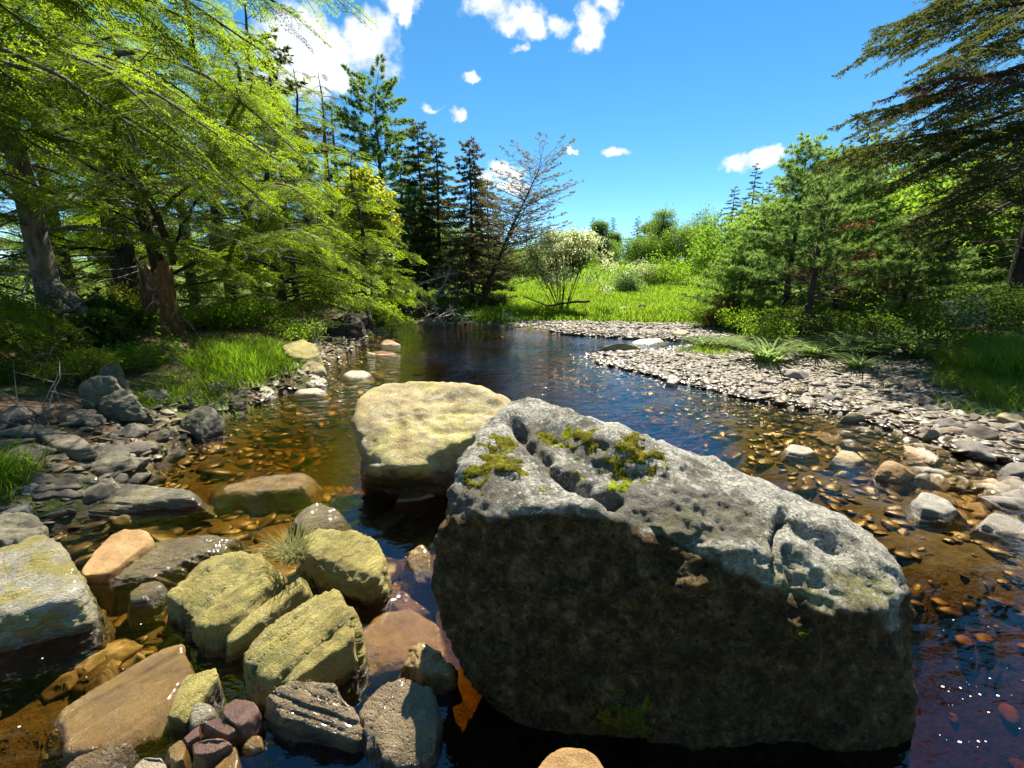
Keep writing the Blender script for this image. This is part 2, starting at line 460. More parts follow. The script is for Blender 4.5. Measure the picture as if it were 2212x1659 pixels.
def granite():
    m, t, out = newmat('lichen covered granite')
    tc = t.n('ShaderNodeTexCoord').outputs['Object']
    v = tc
    z = t.n('ShaderNodeSeparateXYZ', {0: tc}).outputs['Z']
    at_ = t.n('ShaderNodeAttribute', attribute_name='front_shade').outputs['Fac']      # where shade is painted on the steep near faces
    big = t.noise(v, 3.2, 6, .6, .5)
    base = t.ramp(big, [(.3, (.36, .34, .27)), (.7, (.56, .53, .45))])
    gr = t.noise(v, 48, 7, .8)
    base = t.mix(t.mrange(gr, .50, .60, 0, .85), base, (.13, .12, .105))
    base = t.mix(1.0, base, t.ramp(t.noise(v, 7, 6, .65), [(.32, (.42, .40, .34)), (.5, (.95, .95, .92)), (.68, (1.25, 1.25, 1.2))]), 'MULTIPLY')
    gr2 = t.noise(v, 85, 3, .6)
    base = t.mix(t.mrange(gr2, .55, .62, 0, .85), base, (.74, .73, .67))
    cn = t.noise(v, 15, 9, .78)
    # greenish-yellow lichen on the shoulders
    yl = t.noise(v, 16, 7, .75)
    yl2 = t.noise(v, 2.1, 3, .5)
    ya = t.n('ShaderNodeAttribute', attribute_name='yellow').outputs['Fac']
    yf = t.math('MULTIPLY', t.mrange(yl, .40, .58), t.mrange(t.math('ADD', ya, t.math('MULTIPLY', t.math('SUBTRACT', yl2, .5), .8)), .3, .7))
    base = t.mix(t.math('MULTIPLY', yf, .85), base, t.ramp(t.noise(v, 40, 4, .7), [(.35, (.13, .12, .03)), (.65, (.48, .44, .15))]))
    # dark leafy lichen in patches, pale rosettes between
    dk = t.n('ShaderNodeAttribute', attribute_name='mottle').outputs['Fac']
    df = t.mrange(t.math('ADD', t.math('ADD', t.noise(v, 10, 9, .76), t.math('MULTIPLY', dk, .20)), t.math('MULTIPLY', t.math('SUBTRACT', t.noise(v, 2.6, 3, .5), .5), .5)), .54, .64, 0, .75)
    base = t.mix(df, base, t.ramp(gr, [(.35, (.03, .026, .02)), (.62, (.17, .15, .11)), (.75, (.34, .33, .27))]))
    vo = t.n('ShaderNodeTexVoronoi', {'Vector': v, 'Scale': 26.0, 'Randomness': 1.0})
    ros = t.math('MULTIPLY', t.mrange(vo.outputs['Distance'], .32, .22), t.mrange(t.noise(v, 4, 4, .6), .48, .58))
    base = t.mix(t.math('MULTIPLY', ros, .6), base, (.62, .63, .56))
    # shade of the near faces painted dark, with pale specks and small lichens
    front_shade = t.ramp(cn, [(.30, (.016, .008, .002)), (.46, (.065, .037, .010)), (.55, (.14, .088, .026)), (.63, (.27, .20, .09)), (.78, (.48, .41, .25))])
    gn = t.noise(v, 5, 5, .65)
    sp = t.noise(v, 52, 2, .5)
    front_shade = t.mix(t.mrange(sp, .58, .68, 0, .40), front_shade, (.26, .20, .11))
    front_shade = t.mix(t.mrange(t.noise(v, 34, 3, .6), .42, .34, 0, .8), front_shade, (.010, .006, .003))
    front_shade = t.mix(t.mrange(gn, .54, .70, 0, .55), front_shade, t.ramp(cn, [(.4, (.018, .020, .008)), (.7, (.09, .095, .045))]))
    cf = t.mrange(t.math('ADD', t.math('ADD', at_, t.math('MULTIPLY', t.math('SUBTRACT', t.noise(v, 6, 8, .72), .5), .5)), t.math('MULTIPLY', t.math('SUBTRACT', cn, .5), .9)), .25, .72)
    col = t.mix(cf, base, front_shade)
    h = t.math('ADD', t.math('MULTIPLY', cn, 1.2), t.math('ADD', t.math('MULTIPLY', gr, .8), t.math('MULTIPLY', yl, .9)))
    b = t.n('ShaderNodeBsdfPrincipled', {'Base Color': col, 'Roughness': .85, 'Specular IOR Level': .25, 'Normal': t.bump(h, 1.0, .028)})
    t.t.links.new(b.outputs[0], out.inputs['Surface'])
    return m
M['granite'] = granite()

def watermat():
    m, t, out = newmat('tea brown stream water')
    pos = t.n('ShaderNodeNewGeometry').outputs['Position']
    v1 = t.scaled(pos, (1.6, 4.2, 1), (0, 0, rad(-12)))
    a = t.noise(v1, 1.8, 3, .5, .4)
    v2 = t.scaled(pos, (1.2, 2.6, 1), (0, 0, rad(20)))
    b2 = t.noise(v2, 6.0, 3, .55, .3)
    calm = t.mrange(t.noise(pos, .45, 2, .5), .36, .6, .35, 1.0)
    h = t.math('MULTIPLY', t.math('ADD', t.math('MULTIPLY', a, 1.0), t.math('MULTIPLY', b2, .30)), calm)
    sy = t.n('ShaderNodeSeparateXYZ', {0: pos}).outputs['Y']
    h = t.math('MULTIPLY', h, t.mrange(sy, 2.2, 6.0, .28, 1.0))      # sheltered water between the near rocks lies calmer
    nrm = t.bump(h, .85, .05)
    fr = t.n('ShaderNodeFresnel', {'IOR': 1.68, 'Normal': nrm}).outputs[0]
    gl = t.n('ShaderNodeBsdfGlossy', {'Color': (1, 1, 1, 1), 'Roughness': .02, 'Normal': nrm})
    tr = t.n('ShaderNodeBsdfTransparent', {'Color': (1, 1, 1, 1)})
    mx = t.n('ShaderNodeMixShader', {0: fr, 1: tr.outputs[0], 2: gl.outputs[0]})
    t.t.links.new(mx.outputs[0], out.inputs['Surface'])
    ab = t.n('ShaderNodeVolumeAbsorption', {'Color': (.80, .62, .04, 1), 'Density': 5.2})
    t.t.links.new(ab.outputs[0], out.inputs['Volume'])
    return m
M['water'] = watermat()

def foammat():
    m, t, out = newmat('white foam')
    b = t.n('ShaderNodeBsdfPrincipled', {'Base Color': (.8, .8, .82, 1), 'Roughness': .5})
    t.t.links.new(b.outputs[0], out.inputs['Surface'])
    return m
M['foam'] = foammat()

def groundmat():
    m, t, out = newmat('ground')
    zone = t.n('ShaderNodeVertexColor', layer_name='zone')
    sp = t.n('ShaderNodeSeparateColor', {0: zone.outputs[0]})
    pos = t.n('ShaderNodeNewGeometry').outputs['Position']
    n1 = t.noise(pos, 1.4, 5, .6); n2 = t.noise(pos, 14, 6, .65); n3 = t.noise(pos, 45, 4, .7)
    bed = t.ramp(n2, [(.3, (.05, .04, .025)), (.7, (.14, .11, .065))])
    litter = t.ramp(n2, [(.35, (.035, .022, .012)), (.55, (.12, .075, .04)), (.7, (.2, .13, .07))])
    litter = t.mix(t.mrange(n1, .45, .6, 0, .7), litter, t.ramp(n3, [(.3, (.03, .05, .01)), (.7, (.09, .13, .02))]))
    grass = t.ramp(n3, [(.3, (.045, .10, .010)), (.7, (.12, .20, .02))])
    grass = t.mix(t.mrange(n1, .4, .65, 0, .6), grass, (.13, .19, .022))
    grav = t.ramp(n3, [(.3, (.14, .11, .085)), (.7, (.40, .34, .27))])
    col = t.mix(sp.outputs[0], bed, grav)
    col = t.mix(sp.outputs[1], col, grass)
    col = t.mix(sp.outputs[2], col, litter)
    b = t.n('ShaderNodeBsdfPrincipled', {'Base Color': col, 'Roughness': .9, 'Specular IOR Level': .2, 'Normal': t.bump(t.math('ADD', n2, t.math('MULTIPLY', n3, .5)), .7, .03)})
    t.t.links.new(b.outputs[0], out.inputs['Surface'])
    return m
M['ground'] = groundmat()

# ------------------------------------------------------------------ camera, light, sky
cam = bpy.data.cameras.new('camera')
cam.sensor_width = 36.0; cam.lens = 36.0 * F_PX / 2212.0
cam.clip_start = .02; cam.clip_end = 3000
co = bpy.data.objects.new('camera', cam); COL.objects.link(co)
co.location = (0, 0, CAM_H); co.rotation_euler = (rad(90) - PITCH, 0, 0)
S.camera = co

SUN_AZ, SUN_EL = rad(16), rad(57)
sv = Vector((math.cos(SUN_EL) * math.sin(SUN_AZ), math.cos(SUN_EL) * math.cos(SUN_AZ), math.sin(SUN_EL)))
sl = bpy.data.lights.new('sun', 'SUN'); sl.energy = 4.8; sl.angle = rad(.53); sl.color = (1.0, .93, .80)
so = bpy.data.objects.new('sun', sl); COL.objects.link(so)
so.rotation_euler = sv.to_track_quat('Z', 'Y').to_euler(); so.location = (20, 40, 60)

W = bpy.data.worlds.new('World'); S.world = W; W.use_nodes = True
t = NT(W.node_tree)
wo = t.n('ShaderNodeOutputWorld')
sky = t.n('ShaderNodeTexSky')
sky.sky_type = 'NISHITA'; sky.sun_disc = False; sky.sun_elevation = SUN_EL; sky.sun_rotation = SUN_AZ
sky.altitude = 0; sky.air_density = .72; sky.dust_density = 0.0; sky.ozone_density = 4.0
hs = t.n('ShaderNodeHueSaturation', {'Color': sky.outputs[0], 'Hue': .487, 'Saturation': 1.22, 'Value': 1.0})
dirv = t.n('ShaderNodeTexCoord').outputs['Generated']
CL = [  # cloud puffs: picture-plane centre and half sizes, turned into sky directions
 (685, 105, 130, 62), (800, 92, 66, 52), (640, 170, 95, 48), (725, 165, 60, 42), (868, 12, 34, 24), (882, 44, 14, 24),
 (1055, 8, 62, 26), (1120, 34, 44, 28), (1150, 58, 40, 26), (1200, 66, 34, 18), (1266, 50, 34, 38), (1254, 92, 34, 20), (1312, 8, 26, 22),
 (1018, 162, 27, 11), (986, 249, 15, 11), (938, 234, 17, 6), (1085, 372, 48, 19), (1048, 390, 36, 20), (1104, 407, 48, 13),
 (1325, 335, 27, 13), (1237, 329, 14, 5), (1612, 348, 52, 17), (1650, 342, 44, 14), (1128, 103, 14, 8),
 (200, -260, 320, 130), (1700, -420, 300, 120), (2700, -150, 250, 90)]
best = None
wob = t.n('ShaderNodeTexNoise', {'Vector': dirv, 'Scale': 14.0, 'Detail': 4.0, 'Roughness': .6})
wofs = t.n('ShaderNodeVectorMath', {0: wob.outputs['Color'], 1: (.5, .5, .5)}, operation='SUBTRACT').outputs[0]
wofs = t.n('ShaderNodeVectorMath', {0: wofs, 3: .07}, operation='SCALE').outputs[0]
dw = t.n('ShaderNodeVectorMath', {0: dirv, 1: wofs}, operation='ADD').outputs[0]
for cx, cy, rx, ry in CL:
    r0 = ray(cx, cy); L0 = np.linalg.norm(r0); c = Vector(r0 / L0)
    right = Vector((c.y, -c.x, 0)).normalized(); upv = right.cross(c)
    if upv.z < 0: upv = -upv
    Mx = Matrix((right, c, upv)).transposed()
    if Mx.determinant() < 0: Mx = Matrix((-right, c, upv)).transposed()
    k = 1.0 / (F_PX * L0)
    mp = t.n('ShaderNodeMapping', {'Vector': dw, 'Location': c, 'Rotation': Mx.to_euler(), 'Scale': (rx * k, .35, ry * k)}, vector_type='TEXTURE')
    ln = t.n('ShaderNodeVectorMath', {0: mp.outputs[0]}, operation='LENGTH').outputs['Value']
    best = ln if best is None else t.math('SMOOTH_MIN', best, ln, .35)
cn = t.n('ShaderNodeTexNoise', {'Vector': dirv, 'Scale': 26.0, 'Detail': 9.0, 'Roughness': .62}).outputs['Fac']
val = t.math('ADD', t.math('SUBTRACT', 1.0, best), t.math('MULTIPLY', t.math('SUBTRACT', cn, .5), 1.9))
mask = t.mrange(val, -.2, .62)
cs = t.n('ShaderNodeTexNoise', {'Vector': dirv, 'Scale': 20.0, 'Detail': 6.0}).outputs['Fac']
SKYB = .07
cw = t.mix(t.mrange(cs, .35, .65), (4.5, 4.9, 5.7), (7.6, 7.6, 7.6))
skc = t.mix(t.math('MULTIPLY', mask, .96), hs.outputs[0], cw)
bg = t.n('ShaderNodeBackground', {'Color': skc, 'Strength': SKYB})
t.t.links.new(bg.outputs[0], wo.inputs['Surface'])

S.render.engine = 'CYCLES'
S.cycles.max_bounces = 8; S.cycles.transparent_max_bounces = 16
S.cycles.diffuse_bounces = 3; S.cycles.glossy_bounces = 3; S.cycles.transmission_bounces = 4; S.cycles.volume_bounces = 0
S.cycles.sample_clamp_indirect = 6.0; S.cycles.caustics_reflective = False; S.cycles.caustics_refractive = False
S.cycles.use_denoising = True
try: S.cycles.denoiser = 'OPENIMAGEDENOISE'
except Exception: pass
S.view_settings.view_transform = 'Standard'; S.view_settings.look = 'None'
S.view_settings.exposure = 1.5; S.view_settings.gamma = 1.0
# ------------------------------------------------------------------ terrain
def P2(*a): return [tuple(at(x, y)[:2]) for x, y in a]
LEFT = P2((790, 705), (792, 745), (700, 790), (690, 830), (600, 850), (560, 870), (490, 900), (440, 930), (330, 1000), (300, 1030), (200, 1110), (100, 1150), (0, 1200)) + [(-3.3, 1.6), (-3.6, .4), (-3.6, -4)]
FAR = P2((1530, 738), (1400, 735), (1250, 725), (1130, 715), (1090, 705), (1000, 700), (860, 692)) + [(-6.5, 17.2), (-9, 18), (-14, 18.5)]
RIGHT = [(6.5, -4), (6.3, 0), (5.7, 2.2)] + P2((2212, 1000), (2100, 990), (2000, 950), (1900, 920), (1830, 895), (1650, 870), (1500, 835), (1400, 810), (1290, 785), (1265, 765), (1480, 748), (1560, 745))
WATER = LEFT[::-1] + RIGHT[:0] + [] 
WATER = [(-3.6, -4)] + RIGHT + FAR + [(-14, 17), (-9, 16.2), (-6, 15.2)] + LEFT[:-1]
VEG = P2((1545, 742), (1600, 752), (1750, 755), (1850, 757), (1950, 768), (2050, 812), (2080, 835), (2212, 872)) + [(7.6, 3.5), (8.5, -5), (300, -5), (300, 300), (12, 60), (7.5, 14), (5.6, 11.4)]
FBAR = P2((1090, 706), (1250, 724), (1400, 734), (1530, 737), (1575, 735), (1550, 716), (1450, 708), (1300, 708), (1150, 704))

def terrain(P):
    """height of the ground at 2D points, and colour zones (gravel, grass, litter)"""
    P = np.asarray(P, float)
    x, y = P[:, 0], P[:, 1]
    p3 = np.c_[P, np.zeros(len(P))]
    ins = inside(P, WATER)
    sd = seg_dist(P, WATER); sd = np.where(ins, -sd, sd)
    sd = sd + .16 * perlin(p3 * .9) * (np.abs(sd) < 3) * np.minimum(1, np.abs(sd) * 2)
    dl, dr, df = seg_dist(P, LEFT, False), seg_dist(P, RIGHT, False), seg_dist(P, FAR, False)
    w = np.stack([1 / (dl + .15) ** 4, 1 / (dr + .15) ** 4, 1 / (df + .15) ** 4]); w = w / w.sum(0)
    o = np.maximum(sd, 0)
    inV = inside(P, VEG); dv = np.where(inV, seg_dist(P, VEG), 0)
    n1 = fbm(p3 * .35, 4); n2 = fbm(p3 * 1.6 + 9, 4)
    zl = .02 + .22 * (1 - np.exp(-o / .45)) + .11 * np.minimum(o, 9) + .06 * n2 * np.minimum(1, o) + .10 * n1 * np.minimum(1, o / 3)
    cut = sstep(10.5, 12.5, y) * sstep(17, 15, y) * sstep(-2, -3, x)
    zl += cut * .55 * (1 - np.exp(-o / .12))
    zr = .015 + .05 * np.minimum(o, 5) + .012 * n2 + .10 * (1 - np.exp(-dv / .5)) + .05 * np.minimum(dv, 40) + .05 * n1 * np.minimum(1, dv)
    gap = np.maximum(0, y - 16)
    zf = .02 + .15 * (1 - np.exp(-o / .35)) + .045 * gap + .07 * np.maximum(0, y - 27) * sstep(27, 40, y) - .055 * np.maximum(0, y - 60) + .05 * n2 * np.minimum(1, o / 2) + .14 * n1 * np.minimum(1, o / 4)
    zl2 = np.where(y > 14, zl * sstep(24, 14, y) + zf * sstep(14, 24, y), zl)
    zo = w[0] * zl2 + w[1] * np.minimum(zr, 6) + w[2] * zf
    iw = np.maximum(-sd, 0); rightside = w[1] * sstep(1.2, 2.6, x)
    deep = .04 + (.26 - .18 * rightside) * iw + .25 * np.maximum(iw - 1.6, 0) * rightside
    fore = np.exp(-(((x + 1.5) / 1.5) ** 4 + ((y - 2.4) / 1.2) ** 4)) + sstep(2.0, 2.6, x) * sstep(1.6, 2.4, y) * sstep(7, 5.5, y)
    deep = deep * (1 - np.clip(fore, 0, 1)) + np.minimum(deep, np.where(x > 1.5, .085, .16) + .05 * perlin(p3 * 1.3)) * np.clip(fore, 0, 1)
    bed = -np.minimum(deep, .72) + .05 * fbm(p3 * 1.1 + 4, 3) * np.minimum(1, -np.minimum(sd, 0) * 2)
    bed -= .12 * np.exp(-((x - .9) ** 2 / .8 + (y - .5) ** 2 / .5))
    bed += .10 * np.exp(-((x + 1.0) ** 2 / .5 + (y - 1.0) ** 2 / .35))
    z = np.where(sd < 0, np.minimum(bed, -.015), zo)
    inF = inside(P, FBAR) | (seg_dist(P, FBAR) < .12)
    grav = (sd > -.25) & (((w[1] > .35) & (dv < .25) & (y < 11.2)) | inF)
    gravf = grav.astype(float)
    left = sstep(.2, .5, w[0] * sstep(19, 14, y)) * (sd > .02)
    rightveg = sstep(.1, .6, dv) * sstep(30, 20, y) * sstep(5, 7.5, x) * sstep(12, 24, x + (y - 9) * .2)
    rightlit = sstep(.1, .5, dv) * sstep(17, 13, y)
    litter = np.clip(left + rightlit, 0, 1)
    grass = np.clip((sd > .25) * (1 - gravf), 0, 1)
    if inF.any(): litter = np.where(inF, 0, litter); grass = np.where(inF, 0, grass)
    return z, sd, gravf, grass, litter, dv, w

def gz(x, y):
    return float(terrain(np.array([[x, y]], float))[0][0])

def build_ground():
    nu, nvv = 620, 640
    u = np.linspace(-6.35, 6.35, nu); gx = .9 * np.sinh(u)
    v = np.linspace(-2.6, 6.35, nvv); gy = 1.2 + .9 * np.sinh(v)
    X, Y = np.meshgrid(gx, gy)
    P = np.c_[X.ravel(), Y.ravel()]
    z, sd, a, b, c, dv, w = terrain(P)
    i = (np.arange(nvv - 1)[:, None] * nu + np.arange(nu - 1)[None])
    q = np.stack([i, i + 1, i + 1 + nu, i + nu], -1).reshape(-1, 4)
    g = Geo(); g.add(np.c_[P, z], q)
    me = g.mesh('ground', M['ground'])
    ca = me.color_attributes.new('zone', 'FLOAT_COLOR', 'POINT')
    ca.data.foreach_set('color', np.c_[a, b, c, np.ones(len(P))].astype(np.float32).ravel())
    o = link('ground', me); tag(o, kind='structure')
build_ground()

def build_water():
    x0, x1, y0, y1 = -16, 9, -4.5, 19.5
    g = Geo()
    v = [(x0, y0, 0), (x1, y0, 0), (x1, y1, 0), (x0, y1, 0), (x0, y0, -1.4), (x1, y0, -1.4), (x1, y1, -1.4), (x0, y1, -1.4)]
    g.add(v, [(0, 1, 2, 3), (7, 6, 5, 4), (0, 4, 5, 1), (1, 5, 6, 2), (2, 6, 7, 3), (3, 7, 4, 0)])
    o = g.build('water', M['water'], smooth=False); tag(o, kind='structure')
build_water()

# ------------------------------------------------------------------ rocks
def rough_up(v, f, amp, freq, strata=None, seed=0, oct=5):
    n = vnormals(v, f)
    p = v * freq + seed * 7.7
    d = fbm(p, oct, .5)
    if strata is not None:                      # cleaved rock: thin sheets end at different lines
        ax, k, sa = strata
        ax = np.asarray(ax) / np.linalg.norm(ax)
        h = (v @ ax) * k + .35 * fbm(v * 2.5 + seed, 3)
        lay = np.floor(h).astype(int)
        r = np.random.default_rng(seed + 40).uniform(-1, 1, 512)[lay % 512]
        r2 = np.random.default_rng(seed + 41).uniform(-1, 1, 512)[np.floor(h * .37).astype(int) % 512]
        patch = fbm(v * 4 + seed + 3, 3)
        side = 1 - np.abs(n @ ax)
        edge = np.abs((h % 1.0) - .5) * 2
        d = d * .45 + sa * (.30 + .70 * side) * (r * .55 * (.6 + patch) + r2 * .7) - sa * .5 * sstep(.75, 1.0, edge) * side
    return v + n * (d * amp)[:, None]

def proj(v):
    d = v - np.array([0, 0, CAM_H])
    c, s = math.cos(PITCH), math.sin(PITCH)
    fw = d[:, 1] * c - d[:, 2] * s
    up = d[:, 1] * s + d[:, 2] * c
    return np.c_[1106 + F_PX * d[:, 0] / fw, 829 - F_PX * up / fw]

def rock(name, label, cat, mat, outline, zb=.2, zf=None, zbot=None, grow=1.16, p=46, amp=.026, freq=5, sub=5, chips=None, strata=None, group=None, seed=0, shift=(0, 0)):
    """a stone given by the outline of its upper face on the picture plane; zb/zf: height of its far and near edge"""
    zf = zb if zf is None else zf
    ys = [q[1] for q in outline]; y0, y1 = min(ys), max(ys)
    top = []
    for q in outline:
        z = q[2] if len(q) > 2 else zb + (zf - zb) * (q[1] - y0) / max(1, y1 - y0)
        top.append(at(q[0], q[1], z))
    top = np.array(top); c = top.mean(0)
    if min(ys) > 1010 and max(q[0] for q in outline) < 960 and 'boulder' not in name:      # slabs lie low and rather flat
        zm = top[:, 2].mean()
        zs = [zm * .74 + (q[2] - zm) * .55 for q in top]
        top = np.array([at(q[0], q[1], z) for q, z in zip(outline, zs)]); c = top.mean(0)
    if zbot is None: zbot = min(gz(c[0], c[1]) - .03, top[:, 2].min() - .05)
    if chips is None: chips = 9 if p > 14 else 5
    bot = top.copy(); bot[:, :2] = c[:2] + (top[:, :2] - c[:2]) * grow + np.array(shift); bot[:, 2] = zbot
    low = ((p <= 11 or (min(q[0] for q in outline) > 1600 and c[2] < .13)) and c[2] < .14) or (c[2] < .065 and 'golden' not in name)
    mid = top.copy(); mid[:, :2] = c[:2] + (top[:, :2] - c[:2]) * (1.28 if low else 1.07); mid[:, 2] = np.minimum(-.015, top[:, 2] - .03)
    if zbot < -.05: bot[:, :2] = c[:2] + (top[:, :2] - c[:2]) * (grow + (.6 if low else .25))
    v, f = hull_surface(np.vstack([top, mid, bot] if c[2] < .5 and zbot < -.02 else [top, bot]), sub, p, chips, seed)
    v = rough_up(v, f, amp * 1.25, freq, strata, seed)
    v = rough_up(v, f, amp * .3, freq * 4, None, seed + 50, 3)
    org = np.array([c[0], c[1], 0.0])
    g = Geo(); g.add(v, t=f)
    o = link(name, g.mesh(name, mat, True, org), None, tuple(org))
    return tag(o, label, cat, group)

def big_boulder():
    pts = [at(*q) for q in [(950, 1055, .74), (1000, 962, .87), (1045, 890, .96), (1110, 862, .99), (1190, 866, .99), (1290, 896, .96), (1400, 948, .90),
        (1600, 1002, .80), (1700, 1037, .75), (1800, 1087, .69), (1880, 1132, .64), (1930, 1172, .60), (1965, 1242, .54), (1990, 1290, .48),
        (2000, 1400, .30), (2006, 1500, .14), (2010, 1625, -.02), (925, 1165, .58), (1080, 1092, .77), (1310, 1090, .815), (1500, 1152, .71), (1660, 1242, .585),
        (1720, 1346, .46), (1900, 1374, .42), (1985, 1315, .45), (907, 1240, .45), (915, 1310, .32), (955, 1395, .17), (1015, 1490, .06), (1110, 1570, -.01)]]
    pts += [(.10, 1.50, -.35), (.22, 1.26, -.35), (.48, 1.10, -.35), (.9, 1.09, -.35), (1.42, 1.12, -.35), (1.5, 1.4, -.35), (1.42, 1.65, -.35), (.9, 1.95, -.35), (.05, 2.2, -.35), (-.02, 1.85, -.35),
            (-.25, 1.85, .75), (.1, 2.28, .9), (.7, 2.15, .7)]
    v, f = hull_surface(pts, 7, 30)
    n = vnormals(v, f); n_broad = n.copy()
    # knob on the summit
    k = at(1152, 850, 1.0) + np.array([.02, .06, 0])
    d = np.linalg.norm((v - k) / np.array([.13, .14, .16]), axis=1)
    v = v + np.array([0, 0, 1]) * (.055 * np.exp(-d ** 2 * 1.4))[:, None]
    # broad hollows and ledges
    v = v + n * (fbm(v * 2.0 + 3, 3) * .022 + fbm(v * 4.0 + 3, 4) * .012)[:, None]
    pr = proj(v); front = (n * (np.array([0, 0, CAM_H]) - v)).sum(1) > 0
    def crack(line, wdt, dep, sharp=1.0):
        nonlocal v
        dd = seg_dist(pr, line, False) + 6 * perlin(np.c_[pr / 22.0, np.zeros(len(pr))])
        v = v - n * (dep * np.exp(-np.maximum(dd, 0) ** 2 / wdt ** 2) * front)[:, None]
    crack([(1118, 915), (1150, 955), (1195, 1012), (1245, 1042), (1330, 1092)], 15, .075)
    crack([(1150, 905), (1220, 955), (1290, 985), (1360, 1000)], 34, .055)
    crack([(1290, 985), (1400, 1010), (1440, 1040)], 26, .035)
    dd = seg_dist(pr, [(1700, 1112), (1690, 1135), (1676, 1180), (1662, 1226)], False)
    wd = 3 + 9 * sstep(1230, 1120, pr[:, 1])
    v = v - n * (.055 * np.exp(-(dd / wd) ** 2) * front)[:, None]
    for cx, cy, rx, ry, hh in [(1480, 1255, 60, 26, .05), (1390, 1290, 40, 16, .03), (1365, 1528, 60, 34, .07), (1560, 1190, 50, 24, .035), (1250, 1100, 70, 22, .03), (1860, 1330, 80, 30, .03), (1740, 1400, 30, 40, .035)]:
        v = v + n * (hh * np.exp(-(((pr[:, 0] - cx) / rx) ** 2 + ((pr[:, 1] - cy) / ry) ** 2)) * front)[:, None]
    crack([(1705, 1120), (1770, 1160), (1830, 1190)], 22, .055)
    crack([(1520, 1010), (1620, 1060), (1720, 1085)], 12, .012)
    crack([(1380, 1120), (1450, 1165), (1520, 1200)], 16, .018)
    crack([(1700, 1200), (1720, 1290), (1735, 1370)], 14, .02)
    n = vnormals(v, f)
    lit = sstep(.15, .5, n[:, 2])
    v = v + n * (fbm(v * 11, 5, .55) * (.009 + .001 * lit))[:, None]
    zone = sstep(.0, .35, fbm(v * 2.3 + 2, 3) + .35 - ((pr[:, 0] - 1420) / 620) ** 2 * .5) * sstep(1060, 1000, pr[:, 1] - .28 * (pr[:, 0] - 1300)) * 0 + sstep(-.2, .4, fbm(v * 2.3 + 2, 3) + .25)
    rid = 1 - np.abs(perlin(v * 13 + 1)) * 2.2
    rid2 = 1 - np.abs(perlin(v * 29 + 4)) * 2.2
    v = v + n * ((rid * .011 + rid2 * .006) * zone * (.35 + .65 * lit))[:, None]
    edge = np.exp(-((n[:, 2] - .42) / .18) ** 2)
    v = v + n * (fbm(v * 7 + 30, 4) * .030 * edge)[:, None]
    lump = np.maximum(0, fbm(v * 38 + 5, 3))
    v = v + n * (lump * .008 * sstep(-.1, .3, fbm(v * 3.1 + 8, 3)))[:, None]
    n2 = vnormals(v, f)
    smoothn = n
    front_shade = sstep(.62, .30, n_broad[:, 2] + .16 * fbm(v * 6, 4)) * sstep(.35, -.05, n_broad[:, 1])  # mask of the painted shade: steep faces turned to the camera
    yel = np.exp(-(((pr[:, 0] - 1740) / 210) ** 2 + ((pr[:, 1] - 1290) / 110) ** 2)) + .9 * np.exp(-(((pr[:, 0] - 1480) / 200) ** 2 + ((pr[:, 1] - 1130) / 60) ** 2)) + .8 * np.exp(-(((pr[:, 0] - 940) / 50) ** 2 + ((pr[:, 1] - 1190) / 90) ** 2))
    mot = sum(np.exp(-(((pr[:, 0] - a_) / b_) ** 2 + ((pr[:, 1] - c_) / d_) ** 2)) for a_, c_, b_, d_ in [(1075, 1035, 110, 50), (1440, 1085, 150, 60), (1270, 965, 120, 45), (1560, 1130, 120, 50), (1150, 930, 60, 40), (1010, 1100, 90, 40)])
    org = np.array([.55, 1.6, 0.0])
    g = Geo(); g.add(v, t=f)
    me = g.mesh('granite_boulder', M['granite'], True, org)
    for nm, a in (('front_shade', front_shade * .92), ('yellow', np.clip(yel, 0, 1)), ('mottle', np.clip(mot, 0, 1))):
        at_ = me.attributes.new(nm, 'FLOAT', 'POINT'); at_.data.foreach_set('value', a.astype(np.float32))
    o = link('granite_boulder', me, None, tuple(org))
    tag(o, 'huge grey lichen-covered boulder with moss cushions, nearest and largest in the stream', 'boulder')
    # moss cushions
    spots = [(1062, 985, 42, 150, 'moss'), (1095, 955, 26, 60, 'moss'), (1030, 1018, 34, 90, 'moss'), (1246, 1022, 16, 60, 'moss_bright'), (1226, 950, 22, 60, 'moss_bright'), (1180, 948, 16, 30, 'moss'),
             (1312, 1055, 16, 40, 'moss_bright'), (1345, 1048, 16, 30, 'moss_bright'), (1180, 1054, 12, 22, 'moss_bright'), (1392, 996, 30, 90, 'moss'), (1405, 1022, 16, 40, 'moss'), (1075, 1045, 55, 120, 'moss_dry'),
             (1350, 965, 30, 60, 'moss'), (1275, 960, 34, 80, 'moss'), (1330, 1005, 26, 60, 'moss'), (1150, 1000, 26, 40, 'moss_dry'), (1440, 1090, 40, 60, 'moss_dry'), (1355, 1545, 52, 220, 'moss'), (2002, 1395, 8, 50, 'moss'), (1735, 1368, 14, 20, 'moss'), (1120, 900, 30, 40, 'moss_dry'), (1480, 1060, 40, 50, 'moss_dry'), (1120, 1015, 28, 60, 'moss')]
    cand = (n2 * (np.array([0, 0, CAM_H]) - v)).sum(1) > 0
    pc = proj(v)
    lum = np.maximum(0, perlin(v * 55)) + .6 * np.maximum(0, perlin(v * 110 + 3))
